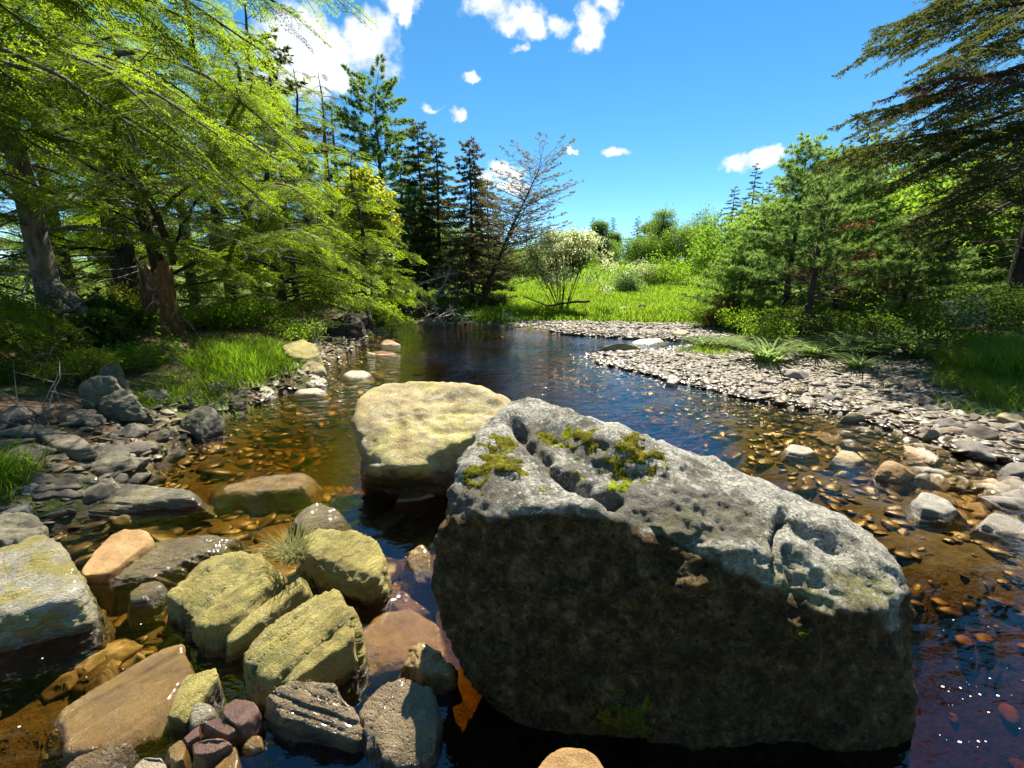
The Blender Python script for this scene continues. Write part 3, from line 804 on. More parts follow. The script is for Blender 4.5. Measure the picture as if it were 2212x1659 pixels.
    for k, (cx, cy, r, cnt, mk) in enumerate(spots):
        if mk == 'moss_dry': continue
        dd = np.hypot(pc[:, 0] - cx, (pc[:, 1] - cy) * 1.25)
        r *= 1.45; dens = 1.55 - dd / r + 1.1 * fbm(v * 24 + k, 3) + .5 * perlin(v * 9 + k)
        if mk == 'moss_dry': dens = dens - .45
        keep = cand & (dens > .55) & (dd < r * 1.6)
        fi = np.where(keep[f].all(1))[0]
        if len(fi) < 4: continue
        ids, inv = np.unique(f[fi], return_inverse=True)
        cnt_all = np.bincount(f.ravel(), minlength=len(v)); cnt_in = np.bincount(f[fi].ravel(), minlength=len(v))
        rim = (cnt_in < cnt_all)[ids]
        hgt = np.where(rim, -.004, .002 + .010 * lum[ids] * np.clip(dens[ids], 0, 1.2))
        g = Geo(); g.add(v[ids] + n2[ids] * hgt[:, None], t=inv.reshape(-1, 3))
        if mk != 'moss_dry':
            inn = ids[~rim]
            if len(inn):
                pk = RG.choice(inn, min(len(inn) * 2, cnt * 8))
                P = v[pk] + n2[pk] * .004 + RG.normal(0, .003, (len(pk), 3))
                leaves(g, P, n2[pk] + RG.normal(0, .6, (len(pk), 3)), RG.normal(0, 1, (len(pk), 3)), RG.uniform(.008, .018, len(pk)), .003)
        mo = g.build('moss_patch', M['mat_' + mk], o, True, org)
        if mk == 'moss_bright': mo['label'] = 'bright yellow-green moss cushions'
big_boulder()

def tan_boulder():
    pts = [at(*q) for q in [(772, 870, .55), (782, 843, .60), (812, 827, .66), (860, 819, .70), (960, 819, .72), (1000, 829, .70), (1085, 864, .60),
        (775, 985, .33), (830, 992, .345), (860, 1008, .335), (900, 1003, .345), (960, 967, .41), (1020, 942, .45), (763, 905, .49), (768, 960, .36), (772, 1030, .17)]]
    pts += [(-1.10, 3.2, -.3), (-.6, 3.22, -.4), (-.1, 3.25, -.4), (.15, 3.5, -.4), (-.1, 3.95, -.4), (-.9, 4.05, -.4), (-1.30, 3.6, -.4), (.1, 3.3, .4), (.05, 3.75, .45)]
    v, f = hull_surface(pts, 6, 40)
    n = vnormals(v, f)
    v = v + n * (fbm(v * 1.9 + 1, 3) * .045)[:, None]
    pr = proj(v)
    def dent(cx, cy, rx, ry, dep):
        nonlocal v
        v = v - n * (dep * np.exp(-(((pr[:, 0] - cx) / rx) ** 2 + ((pr[:, 1] - cy) / ry) ** 2)) * (n[:, 1] < .3))[:, None]
    dent(965, 930, 34, 7, .03); dent(925, 990, 36, 16, .04); dent(1000, 890, 46, 8, .025); dent(800, 995, 26, 12, .035)
    n = vnormals(v, f)
    v = v + n * (fbm(v * 6, 5, .6) * .020)[:, None]
    org = np.array([-.6, 3.35, 0.0]); g = Geo(); g.add(v, t=f)
    tag(link('tan_boulder', g.mesh('tan_boulder', M['tan'], True, org), None, tuple(org)), 'smooth tan yellow boulder in the stream just behind the huge lichen-covered one', 'boulder')
tan_boulder()

SL = ((.78, -.5, .45), 34, 1.0)
K = dict
HERO = [
 ('schist_rock', 'large yellow-stained pale schist rock cut by the left edge of the photo', 'rock', 'schist_pale', [(-90, 1215), (0, 1173), (70, 1143), (117, 1163), (150, 1196), (170, 1240), (167, 1275), (117, 1295), (67, 1305), (0, 1325), (-90, 1340)], K(zb=.34, zf=.20, sub=6, amp=.03, strata=SL, seed=1)),
 ('dark_rock', 'dark rounded rock directly behind the large yellow-stained rock at left', 'rock', 'dark_rock', [(-60, 1150), (10, 1108), (70, 1112), (100, 1130), (90, 1150), (0, 1172)], K(zb=.33, zf=.28, seed=2)),
 ('speckled_rock', 'orange speckled angular rock between the yellow-stained rock and a wet slab', 'rock', 'orange_rock', [(172, 1227), (200, 1193), (233, 1153), (263, 1139), (310, 1144), (328, 1161), (300, 1179), (277, 1203), (258, 1218), (233, 1234), (180, 1240)], K(zb=.13, zf=.06, amp=.010, seed=3)),
 ('wet_slab', 'long silvery wet slab leaning against the orange speckled rock', 'slab', 'schist_grey', [(267, 1208), (300, 1178), (383, 1156), (483, 1153), (457, 1179), (400, 1203), (333, 1232), (270, 1236)], K(zb=.075, zf=.015, amp=.016, strata=((.2, .8, .6), 40, 1.0), seed=4)),
 ('flat_stone', 'small flat grey wet stone alone below the long silvery slab', 'stone', 'schist_grey', [(280, 1276), (307, 1257), (337, 1250), (352, 1263), (317, 1284), (283, 1293)], K(zb=.05, zf=.03, amp=.006, sub=4, seed=5)),
 ('schist_slab', 'yellow-green tilted slab, left of the pair split by a thin sliver', 'slab', 'schist_green', [(363, 1283, .13), (400, 1246, .17), (433, 1209, .21), (493, 1194, .25), (563, 1193, .28), (597, 1209, .28), (598, 1230, .27), (550, 1279, .24), (480, 1359, .17), (443, 1354, .15), (410, 1334, .13), (392, 1306, .12)], K(sub=6, amp=.021, p=60, strata=((.6, -.7, .45), 36, 1.2), seed=6, grow=1.08)),
 ('sliver_slab', 'thin sliver of schist standing between two yellow-green slabs', 'slab', 'schist_green', [(482, 1373, .12), (547, 1323, .15), (655, 1240, .22), (662, 1253, .22), (567, 1339, .15), (500, 1384, .11)], K(amp=.010, p=60, seed=7)),
 ('broad_slab', 'broad yellow-green slab with a dark streak, largest of the foreground slabs', 'slab', 'schist_green', [(508, 1432, .18), (533, 1386, .22), (617, 1319, .30), (683, 1268, .35), (710, 1262, .36), (740, 1295, .34), (766, 1333, .30), (762, 1366, .26), (737, 1400, .22), (700, 1440, .17), (650, 1466, .14), (590, 1476, .13), (530, 1470, .13)], K(sub=6, amp=.021, p=60, strata=((.6, -.7, .45), 34, 1.2), seed=8, grow=1.0)),
 ('pale_yellow_rock', 'blocky pale yellow rock with a shadowed front behind the grass tuft', 'rock', 'schist_green', [(657, 1160, .27), (693, 1131, .30), (740, 1139, .31), (787, 1164, .30), (815, 1175, .27), (832, 1206, .22), (815, 1232, .20), (787, 1246, .19), (737, 1229, .22), (690, 1213, .24), (663, 1190, .25)], K(sub=6, amp=.026, p=60, strata=((.2, -.5, 1), 26, 1.0), seed=9, grow=1.08)),
 ('banded_rock', 'wet grey-brown banded rock leaning below the broad yellow-green slab', 'rock', 'schist_brown', [(575, 1500, .17), (620, 1468, .20), (667, 1476, .21), (735, 1482, .20), (760, 1518, .16), (785, 1575, .08), (760, 1592, .06), (700, 1575, .08), (640, 1560, .10), (585, 1540, .13)], K(sub=6, amp=.018, p=60, strata=((.3, .7, .8), 34, 1.1), seed=10)),
 ('pitted_rock', 'wet brown pitted rock half under the shadow of the huge boulder', 'rock', 'schist_brown', [(803, 1500, .14), (863, 1450, .17), (885, 1460, .18), (930, 1480, .18), (945, 1540, .15), (935, 1600, .12), (910, 1613, .10), (870, 1644, .06), (817, 1640, .05), (782, 1573, .06), (776, 1540, .09)], K(sub=6, amp=.016, p=60, seed=11)),
 ('mossy_stone', 'olive stone half in shadow touching the left foot of the huge boulder', 'stone', 'gold_rock', [(850, 1440), (880, 1395), (913, 1390), (950, 1416), (970, 1440), (923, 1452)], K(zb=.12, zf=.08, seed=12)),
 ('orange_stone', 'bright orange rounded stone at the bottom edge in front of the huge boulder', 'stone', 'orange_rock', [(1125, 1660), (1180, 1585), (1215, 1565), (1262, 1562), (1298, 1580), (1350, 1660), (1240, 1740)], K(zb=.35, zf=.30, p=14, seed=13, amp=.008)),
 ('golden_slab', 'big golden slab just awash with white sun glints, lower left', 'slab', 'gold_rock', [(105, 1583), (133, 1533), (233, 1473), (333, 1408), (393, 1391), (407, 1426), (416, 1440), (390, 1466), (360, 1533), (348, 1553), (267, 1604), (150, 1618)], K(zb=.07, zf=.015, amp=.010, sub=6, p=60, seed=14, strata=((.7, -.6, .6), 30, .8))),
 ('greenish_slab', 'small greenish slab leaning beside the golden slab, black gap behind it', 'slab', 'schist_green', [(357, 1543), (393, 1457), (433, 1452), (466, 1438), (470, 1457), (437, 1490), (410, 1518), (397, 1548)], K(zb=.14, zf=.07, amp=.008, seed=15)),
 ('round_stone', 'smooth olive-grey stone resting on the small greenish slab', 'stone', 'schist_grey', [(402, 1525), (417, 1495), (458, 1504), (467, 1520), (435, 1551), (407, 1563)], K(zb=.14, zf=.10, p=10, amp=.006, seed=16)),
 ('red_stone', 'dark red shiny stone left of the wet banded rock', 'stone', 'red_rock', [(478, 1523), (507, 1505), (547, 1512), (557, 1529), (533, 1567), (510, 1567), (482, 1543)], K(zb=.16, zf=.10, p=40, amp=.008, seed=17)),
 ('red_brown_slab', 'matt red-brown flat stone under the dark red shiny stone', 'stone', 'red_rock', [(430, 1573), (450, 1550), (475, 1541), (512, 1573), (485, 1592)], K(zb=.11, zf=.08, amp=.006, seed=18)),
 ('pink_stone', 'wet pinkish oblong stone lowest of the red cluster', 'stone', 'red_rock', [(413, 1608), (427, 1592), (497, 1587), (502, 1603), (460, 1626), (417, 1628)], K(zb=.12, zf=.08, p=40, amp=.007, seed=19)),
 ('narrow_red_stone', 'narrow red-brown stone left of the red-brown flat one', 'stone', 'red_rock', [(393, 1598), (433, 1560), (431, 1588), (402, 1606)], K(zb=.09, zf=.06, amp=.005, seed=20)),
 ('yellow_stone', 'wet yellow-brown stone between the pinkish stone and the banded rock', 'stone', 'gold_rock', [(515, 1604), (530, 1572), (562, 1571), (570, 1600), (540, 1617)], K(zb=.08, zf=.04, p=10, amp=.006, seed=21)),
 ('striped_slab', 'pale streaked slab at the bottom edge left of the angular pale block', 'slab', 'schist_brown', [(125, 1668), (167, 1628), (233, 1607), (274, 1602), (233, 1640), (205, 1680)], K(zb=.07, zf=.04, amp=.010, seed=22)),
 ('pale_block', 'pale angular wet slab along the bottom edge near the red cluster', 'slab', 'white_wet', [(235, 1675), (300, 1627), (346, 1623), (366, 1650), (375, 1690)], K(zb=.07, zf=.05, amp=.010, seed=23)),
 ('yellow_block', 'yellow angular stone right of the pale slab at the bottom edge', 'stone', 'gold_rock', [(351, 1623), (393, 1594), (406, 1606), (397, 1636), (368, 1652)], K(zb=.08, zf=.06, amp=.007, seed=24)),
 ('pointed_stone', 'pointed yellow stone at the bottom edge below the pinkish stone', 'stone', 'gold_rock', [(450, 1675), (507, 1608), (514, 1640), (505, 1680)], K(zb=.06, zf=.03, amp=.006, seed=25)),
 ('long_slab', 'long silvery slab with a golden tip reaching into the stream at left', 'slab', 'schist_grey', [(125, 1098), (143, 1063), (173, 1043), (217, 1038), (333, 1050), (363, 1060), (407, 1057), (406, 1073), (330, 1082), (200, 1103)], K(zb=.15, zf=.03, amp=.018, sub=6, strata=((.1, .8, .7), 34, 1.0), seed=26)),
 ('ledge_rock', 'pale ledge rock behind the golden-tipped slab', 'rock', 'schist_grey', [(97, 1050), (110, 1016), (187, 1016), (213, 1033), (187, 1040), (143, 1046)], K(zb=.20, zf=.16, amp=.016, seed=27)),
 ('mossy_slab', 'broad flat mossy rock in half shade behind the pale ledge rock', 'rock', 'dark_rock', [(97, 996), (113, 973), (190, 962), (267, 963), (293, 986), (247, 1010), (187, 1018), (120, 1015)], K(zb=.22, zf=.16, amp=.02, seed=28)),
 ('grassy_rock', 'pale rock with grass on top at the left edge behind the ledge rock', 'rock', 'grey_rock', [(-60, 1050), (17, 1023), (83, 1013), (87, 1050), (17, 1067), (-60, 1080)], K(zb=.30, zf=.24, amp=.02, seed=29)),
 ('small_dark_stone', 'small dark wedge stone in the gap before the ledge rock', 'stone', 'dark_rock', [(93, 1085), (110, 1065), (150, 1064), (165, 1085), (130, 1098)], K(zb=.14, zf=.10, amp=.010, seed=30)),
 ('white_flake', 'flat whitish flake at the left edge above the dark rounded rock', 'stone', 'white_wet', [(-20, 1100), (30, 1080), (62, 1084), (55, 1100), (10, 1112)], K(zb=.22, zf=.18, amp=.010, seed=31)),
 ('pointed_flake', 'small pointed pale flake propped behind the golden-tipped slab', 'stone', 'white_wet', [(218, 1037), (228, 1022), (238, 1022), (250, 1042), (235, 1045)], K(zb=.20, zf=.15, amp=.008, sub=4, seed=32)),
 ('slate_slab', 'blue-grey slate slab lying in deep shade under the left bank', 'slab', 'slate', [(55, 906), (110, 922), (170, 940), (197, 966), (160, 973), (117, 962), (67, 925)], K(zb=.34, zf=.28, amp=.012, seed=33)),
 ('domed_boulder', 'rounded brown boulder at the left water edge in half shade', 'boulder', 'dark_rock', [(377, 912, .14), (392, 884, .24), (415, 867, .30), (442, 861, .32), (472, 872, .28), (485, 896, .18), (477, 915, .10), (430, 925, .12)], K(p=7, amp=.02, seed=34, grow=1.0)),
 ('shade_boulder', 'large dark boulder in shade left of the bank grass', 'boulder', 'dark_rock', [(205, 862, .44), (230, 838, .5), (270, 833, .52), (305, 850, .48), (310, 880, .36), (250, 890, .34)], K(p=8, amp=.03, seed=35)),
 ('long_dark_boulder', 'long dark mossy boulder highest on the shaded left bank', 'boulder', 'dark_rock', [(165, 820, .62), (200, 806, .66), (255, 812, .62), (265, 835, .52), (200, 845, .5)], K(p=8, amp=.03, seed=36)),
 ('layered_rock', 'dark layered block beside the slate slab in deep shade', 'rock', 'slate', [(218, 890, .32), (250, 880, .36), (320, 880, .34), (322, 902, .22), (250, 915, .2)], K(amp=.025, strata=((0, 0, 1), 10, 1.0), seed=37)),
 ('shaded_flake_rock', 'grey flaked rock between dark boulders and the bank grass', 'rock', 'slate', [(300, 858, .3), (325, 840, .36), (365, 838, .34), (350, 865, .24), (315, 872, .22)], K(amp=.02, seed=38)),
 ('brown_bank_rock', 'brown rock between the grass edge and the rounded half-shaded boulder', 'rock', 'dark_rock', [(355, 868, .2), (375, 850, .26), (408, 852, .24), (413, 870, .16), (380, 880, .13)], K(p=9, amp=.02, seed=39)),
 ('shore_rock', 'dark wet jagged rock at the water edge right of the rounded boulder', 'rock', 'schist_brown', [(462, 866, .14), (480, 846, .2), (510, 848, .19), (532, 866, .10), (505, 882, .05), (475, 880, .07)], K(amp=.03, seed=40)),
 ('pale_bank_boulder', 'pale rounded boulder in the bank grass below the rotten stump', 'boulder', 'pale_rock', [(343, 778), (355, 760), (378, 756), (397, 770), (390, 785), (355, 788)], K(zb=.55, zf=.42, p=8, amp=.02, zbot=.0, seed=41)),
 ('dark_bank_boulder', 'dark grey boulder in shade left of the pale one in the grass', 'boulder', 'dark_rock', [(208, 788), (225, 770), (250, 768), (265, 785), (255, 800), (220, 805)], K(zb=.72, zf=.6, p=8, amp=.03, zbot=.1, seed=42)),
 ('angular_yellow_rock', 'big angular yellowish rock on the left bank at the end of the grass', 'rock', 'schist_green', [(608, 748), (625, 732), (655, 730), (680, 745), (688, 765), (665, 775), (630, 768)], K(zb=.5, zf=.3, amp=.03, p=60, zbot=-.1, seed=43, sub=5)),
 ('round_tan_rock', 'rounded tan rock in the water edge below the angular yellowish rock', 'rock', 'tan_small', [(641, 795), (650, 782), (672, 777), (697, 784), (706, 798), (690, 805), (655, 805)], K(zb=.30, zf=.14, p=8, amp=.016, seed=44)),
 ('striped_white_rock', 'wet white rock with dark stripes below the rounded tan rock', 'rock', 'white_wet', [(652, 822), (668, 806), (685, 807), (707, 822), (690, 829), (668, 830)], K(zb=.12, zf=.04, amp=.02, seed=45)),
 ('low_flat_stone', 'low flat stone barely above water below the striped white rock', 'stone', 'pale_rock', [(636, 846), (652, 838), (685, 837), (698, 842), (685, 848), (645, 849)], K(zb=.04, zf=.02, amp=.006, sub=4, seed=46)),
 ('white_stone', 'bright white upright stone at the tip of the bank grass', 'stone', 'white_wet', [(562, 818), (573, 808), (590, 812), (602, 824), (590, 835), (570, 832)], K(zb=.18, zf=.08, amp=.02, seed=47)),
 ('folded_white_stone', 'white folded stone with a dark hollow below the bright upright one', 'stone', 'white_wet', [(533, 846), (545, 828), (570, 830), (592, 845), (575, 858), (550, 860)], K(zb=.14, zf=.04, amp=.03, seed=48)),
 ('grey_flat_rock', 'flat grey stone at the water edge right of the white stones', 'stone', 'grey_rock', [(592, 815), (612, 806), (634, 808), (630, 820), (600, 824)], K(zb=.12, zf=.07, amp=.01, seed=49)),
 ('leaning_log_stone', 'long brown flat stone slanting in the bank grass', 'stone', 'schist_brown', [(515, 757), (530, 755), (568, 782), (560, 785), (535, 772)], K(zb=.4, zf=.3, amp=.01, zbot=.05, seed=50)),
 ('sunken_gold_slab', 'golden slab under clear water with a bright wet end, left of the tan boulder', 'slab', 'gold_rock', [(488, 1050), (553, 1031), (640, 1019), (655, 1030), (640, 1052), (590, 1058), (492, 1060)], K(zb=.02, zf=-.01, amp=.012, seed=51)),
 ('domed_pale_rock', 'domed pale rock above water before the blocky pale yellow rock', 'rock', 'schist_grey', [(630, 1112), (650, 1087), (680, 1077), (725, 1082), (742, 1103), (715, 1124), (665, 1140)], K(zb=.10, zf=.02, p=9, amp=.012, seed=52)),
 ('yellow_ledge', 'yellow slab in the shadowed water under the tan boulder', 'slab', 'gold_rock', [(862, 1076), (872, 1048), (938, 1045), (944, 1058), (905, 1073)], K(zb=.06, zf=.03, amp=.008, seed=53)),
 ('gold_boulder_foot', 'golden stone touching the left side of the huge boulder', 'stone', 'gold_rock', [(872, 1195), (890, 1170), (912, 1158), (930, 1180), (930, 1225), (895, 1235)], K(zb=.10, zf=.02, p=9, amp=.010, seed=54)),
 ('white_flat_stone', 'flat whitish stone alone in the water left of the tan boulder top', 'stone', 'pale_rock', [(745, 806), (755, 800), (785, 799), (797, 805), (785, 812), (755, 813)], K(zb=.05, zf=.03, amp=.006, sub=4, seed=55)),
 ('brown_orange_stone', 'small orange-brown rock far out in the pool near the left bank', 'stone', 'orange_rock', [(820, 742), (826, 731), (842, 729), (858, 737), (868, 743)], K(zb=.13, zf=.03, p=8, amp=.010, sub=4, seed=56)),
 ('flat_orange_stone', 'flat orange stone awash nearer than the small orange-brown rock', 'stone', 'orange_rock', [(800, 761), (815, 756), (845, 757), (852, 763), (820, 765)], K(zb=.03, zf=.01, amp=.005, sub=4, seed=57)),
 ('bar_end_rock', 'smooth tan rock at the upstream tip of the gravel bar', 'rock', 'tan_small', [(1300, 754), (1320, 741), (1345, 737), (1372, 744), (1382, 755)], K(zb=.22, zf=.04, p=8, amp=.010, seed=58)),
 ('channel_slab', 'flat pale slab in the side channel behind the gravel bar', 'slab', 'pale_rock', [(1368, 737), (1385, 730), (1420, 729), (1432, 735), (1400, 741)], K(zb=.06, zf=.03, amp=.006, sub=4, seed=59)),
 ('strip_boulder', 'tan rock on the far gravel strip beside the meadow', 'rock', 'tan_small', [(1448, 718), (1462, 711), (1480, 710), (1492, 716), (1475, 722)], K(zb=.24, zf=.14, p=8, amp=.010, seed=60)),
 ('white_shore_stone', 'white stone at the water edge of the gravel bar, alone by blue water', 'stone', 'white_wet', [(1440, 824), (1448, 813), (1458, 812), (1466, 820), (1455, 828)], K(zb=.10, zf=.04, amp=.010, sub=4, seed=61)),
 ('orange_river_rock', 'orange domed rock standing in the amber shallows at right', 'rock', 'orange_rock', [(1887, 1005, .11), (1900, 990, .14), (1924, 986, .15), (1955, 1000, .12), (1985, 1025, .03), (1935, 1032, .04), (1900, 1020, .07)], K(p=8, amp=.012, seed=62, grow=1.0)),
 ('wedge_stone', 'small tan wedge stone with a black hollow left of the orange domed rock', 'stone', 'tan_small', [(1803, 985), (1820, 972), (1848, 976), (1866, 992), (1840, 1000)], K(zb=.055, zf=.02, amp=.010, seed=63)),
 ('pink_flat_stone', 'pale pinkish flat stone left of the tan wedge stone in the shallows', 'stone', 'pale_rock', [(1698, 966), (1712, 957), (1745, 962), (1760, 974), (1735, 980), (1705, 974)], K(zb=.04, zf=.02, amp=.006, seed=64)),
 ('olive_round_stone', 'round olive stone at the edge of the shingle above the orange domed rock', 'stone', 'gold_rock', [(1995, 938), (2005, 924), (2022, 921), (2034, 935), (2015, 943)], K(zb=.14, zf=.05, p=8, amp=.006, sub=4, seed=65)),
 ('brown_oval_stone', 'brown oval stone at the water edge of the shingle, left of a round grey one', 'stone', 'tan_small', [(1822, 895), (1835, 886), (1858, 886), (1869, 895), (1845, 902)], K(zb=.12, zf=.05, p=8, amp=.006, sub=4, seed=66)),
 ('grey_black_stone', 'grey stone with a black shadow beside the huge boulder in brown water', 'stone', 'grey_rock', [(1976, 1080), (1990, 1063), (2015, 1062), (2045, 1078), (2075, 1098), (2040, 1108), (1995, 1098)], K(zb=.075, zf=.03, amp=.012, seed=67)),
 ('white_river_rock', 'white domed wet rock at the right edge of the amber shallows', 'rock', 'white_wet', [(2138, 1048), (2155, 1032), (2180, 1026), (2225, 1036), (2225, 1062), (2165, 1062)], K(zb=.045, zf=.012, p=9, amp=.012, seed=68)),
 ('striped_river_rock', 'white and gold stone low at the right edge in brown water', 'rock', 'white_wet', [(2122, 1125), (2145, 1108), (2185, 1112), (2230, 1135), (2230, 1158), (2170, 1145)], K(zb=.05, zf=.02, amp=.010, seed=69)),
 ('purple_grey_slab', 'flat purple-grey slab at the right edge of the shallows', 'slab', 'slate', [(2165, 1008), (2185, 996), (2240, 998), (2240, 1018), (2190, 1016)], K(zb=.07, zf=.05, amp=.006, seed=70)),
 ('dark_overhang_stone', 'brown stone with a dark underside high on the shingle bar', 'stone', 'schist_brown', [(1903, 822), (1920, 816), (1945, 820), (1950, 828), (1915, 830)], K(zb=.20, zf=.16, amp=.010, zbot=.0, seed=71)),
 ('yellow_bar_stone', 'yellow-brown blocky stone near the left water edge of the shingle', 'stone', 'gold_rock', [(1697, 840), (1712, 831), (1732, 833), (1736, 843), (1712, 848)], K(zb=.16, zf=.08, amp=.010, p=9, seed=72)),
 ('long_bar_slab', 'long pale slab on the shingle at the right edge of the photo', 'slab', 'tan_small', [(2155, 895), (2170, 886), (2225, 905), (2230, 918), (2190, 908)], K(zb=.19, zf=.15, amp=.008, zbot=.0, seed=73)),
 ('bank_grey_boulder', 'round grey boulder on the far bank left of the blossoming tree', 'boulder', 'grey_rock', [(1078, 684), (1084, 673), (1095, 671), (1106, 678), (1104, 686)], K(zb=.42, zf=.22, p=8, amp=.02, zbot=.0, sub=4, seed=74)),
 ('bank_flat_boulder', 'low tan boulder touching the round grey one on the far bank', 'boulder', 'tan_small', [(1092, 686), (1102, 680), (1118, 683), (1124, 688), (1108, 690)], K(zb=.32, zf=.2, p=8, amp=.02, zbot=.0, sub=4, seed=75)),
 ('meadow_rock', 'grey rock lying in the middle of the green meadow', 'rock', 'grey_rock', [(1372, 661), (1382, 653), (1395, 655), (1403, 661)], K(zb=.62, zf=.45, p=8, amp=.02, zbot=.0, sub=4, seed=76)),
 ('low_meadow_rock', 'long low rock left of the grey rock in the meadow', 'rock', 'tan_small', [(1325, 663), (1345, 659), (1370, 661), (1350, 666)], K(zb=.48, zf=.4, p=8, amp=.02, zbot=.0, sub=4, seed=77)),
 ('wet_shore_slab', 'grey wet slab under the shaded bank before the rounded brown boulder', 'slab', 'slate', [(330, 905), (350, 895), (365, 905), (375, 925), (345, 925)], K(zb=.14, zf=.08, amp=.010, seed=78)),
 ('shaded_cube_stone', 'blocky grey stone in deep shade at the water edge', 'stone', 'slate', [(213, 930), (232, 920), (252, 926), (250, 945), (220, 948)], K(zb=.22, zf=.15, amp=.012, seed=79)),
]
HERO += [
 ('channel_stone', 'red-brown stone under thin bluish water left of the huge boulder', 'stone', 'red_rock', [(830, 1300), (850, 1268), (880, 1275), (920, 1310), (880, 1325)], K(zb=-.02, zf=-.03, seed=80, amp=.01)),
 ('channel_slab_sunk', 'broad red-orange submerged slab between broad slab and huge boulder', 'slab', 'orange_rock', [(775, 1370), (830, 1325), (880, 1318), (925, 1345), (940, 1400), (860, 1420), (790, 1430)], K(zb=-.015, zf=-.03, seed=81, amp=.01)),
]
for nm, lb, ct, mk, ol, kw in HERO:
    if mk.startswith('schist') and 'strata' not in kw: kw['strata'] = ((.6, -.5, .6), 32, .9)
    if max(q[1] for q in ol) > 1030 and min(q[0] for q in ol) < 960 and 'sub' not in kw: kw['sub'] = 6
    rock(nm, lb, ct, M[mk], ol, **kw)

# ------------------------------------------------------------------ shingle, cobbles: templates and scatter
def stone_template(seed, sub, flat):
    r = np.random.default_rng(seed)
    p = r.normal(size=(11, 3)); p /= np.linalg.norm(p, axis=1)[:, None]
    p *= r.uniform(.75, 1.0, (11, 1)) * np.array([1.0, r.uniform(.6, .85), flat])
    p = np.vstack([p, np.array([[.9, 0, 0], [-.9, 0, 0], [0, .6, 0], [0, -.6, 0], [0, 0, flat], [0, 0, -flat]])])
    v, f = hull_surface(p, sub, 14 if seed % 3 else 40)
    if sub > 2: v = rough_up(v, f, .05, 2.2, None, seed, 4)
    return v, f
TPL = [stone_template(100 + k, 2, .14 + .05 * (k % 5)) for k in range(16)]
TPLH = [stone_template(300 + k, 4, .26 + .06 * (k % 5)) for k in range(14)]

def scatter_mesh(pos, size, name, mat, tilt=.35, sink=.2):
    g = Geo(); m = len(pos)
    rz = RG.uniform(0, 6.283, m); ax = RG.normal(0, tilt, (m, 2)); ti = RG.integers(0, len(TPL), m)
    for k in range(len(TPL)):
        idx = np.where(ti == k)[0]
        if not len(idx): continue
        v, f = TPL[k]; nv = len(v)
        c, s = np.cos(rz[idx]), np.sin(rz[idx])
        x = v[None, :, 0] * c[:, None] - v[None, :, 1] * s[:, None]
        y = v[None, :, 0] * s[:, None] + v[None, :, 1] * c[:, None]
        z = v[None, :, 2] + x * ax[idx, 0:1] + y * ax[idx, 1:2]
        P = np.stack([x, y, z], -1) * size[idx][:, None, None] + pos[idx][:, None, :]
        P[:, :, 2] += (size[idx] * (.25 - sink))[:, None]
        F = f[None] + (np.arange(len(idx)) * nv)[:, None, None]
        g.add(P.reshape(-1, 3), t=F.reshape(-1, 3))
    return g.build(name, mat, smooth=True)

def sample(n, x0, x1, y0, y1):
    P = np.c_[RG.uniform(x0, x1, n), RG.uniform(y0, y1, n)]
    return (P,) + terrain(P)
# right bar
P, z, sd, gr, a, b, dv, w = sample(80000, -.8, 9, 1.5, 15.5)
ok = (gr > .5) & (sd > -.3) & (dv < .2 + .15 * RG.random(len(P)))
P, z, sd = P[ok], z[ok], sd[ok]
sel = RG.random(len(P)) < .85
P, z, sd = P[sel], z[sel], sd[sel]
size = np.exp(RG.normal(np.log(.050), .42, len(P))) * (1.15 - .28 * np.clip(sd / 2.5, 0, 1))
size = np.clip(size, .014, .15)
tag(scatter_mesh(np.c_[P, z], size, 'gravel', M['gravel'], .18), 'grey brown flat shingle of the gravel bar and its far strip', 'gravel', kind='stuff')
# left shore debris
P, z, sd, gr, a, b, dv, w = sample(30000, -6, -2, 0, 13)
ok = (w[0] > .6) & (sd > -.25) & (sd < .55)
P, z = P[ok][:2600], z[ok][:2600]
tag(scatter_mesh(np.c_[P, z], np.clip(np.exp(RG.normal(np.log(.05), .45, len(P))), .02, .16), 'shore_rubble', M['gravel']), 'small broken stones along the left water edge', 'rubble', kind='stuff')
# bed cobbles
P, z, sd, gr, a, b, dv, w = sample(26000, -5, 6.5, -1.2, 15)
ok = (sd < -.05) & (np.hypot(P[:, 0], P[:, 1] - 1) < 13) & (RG.random(len(P)) < np.clip(1.25 - .07 * P[:, 1], .2, 1))
ok &= (z > -.36) | (RG.random(len(P)) < .08)
ok &= RG.random(len(P)) < .75 + .9 * perlin(np.c_[P * 1.1, np.zeros(len(P))])
P, z, sd = P[ok], z[ok], sd[ok]
size = np.clip(np.exp(RG.normal(np.log(.065), .60, len(P))), .02, .26)
size = np.minimum(size, np.maximum(.03, (-z) * 1.3))
size = np.where(z < -.3, np.minimum(size, .075), size)
tag(scatter_mesh(np.c_[P, z], size, 'bed_cobbles', M['cobble'], .2, .1), 'brown cobbles covering the stream bed under the water', 'cobbles', kind='stuff')

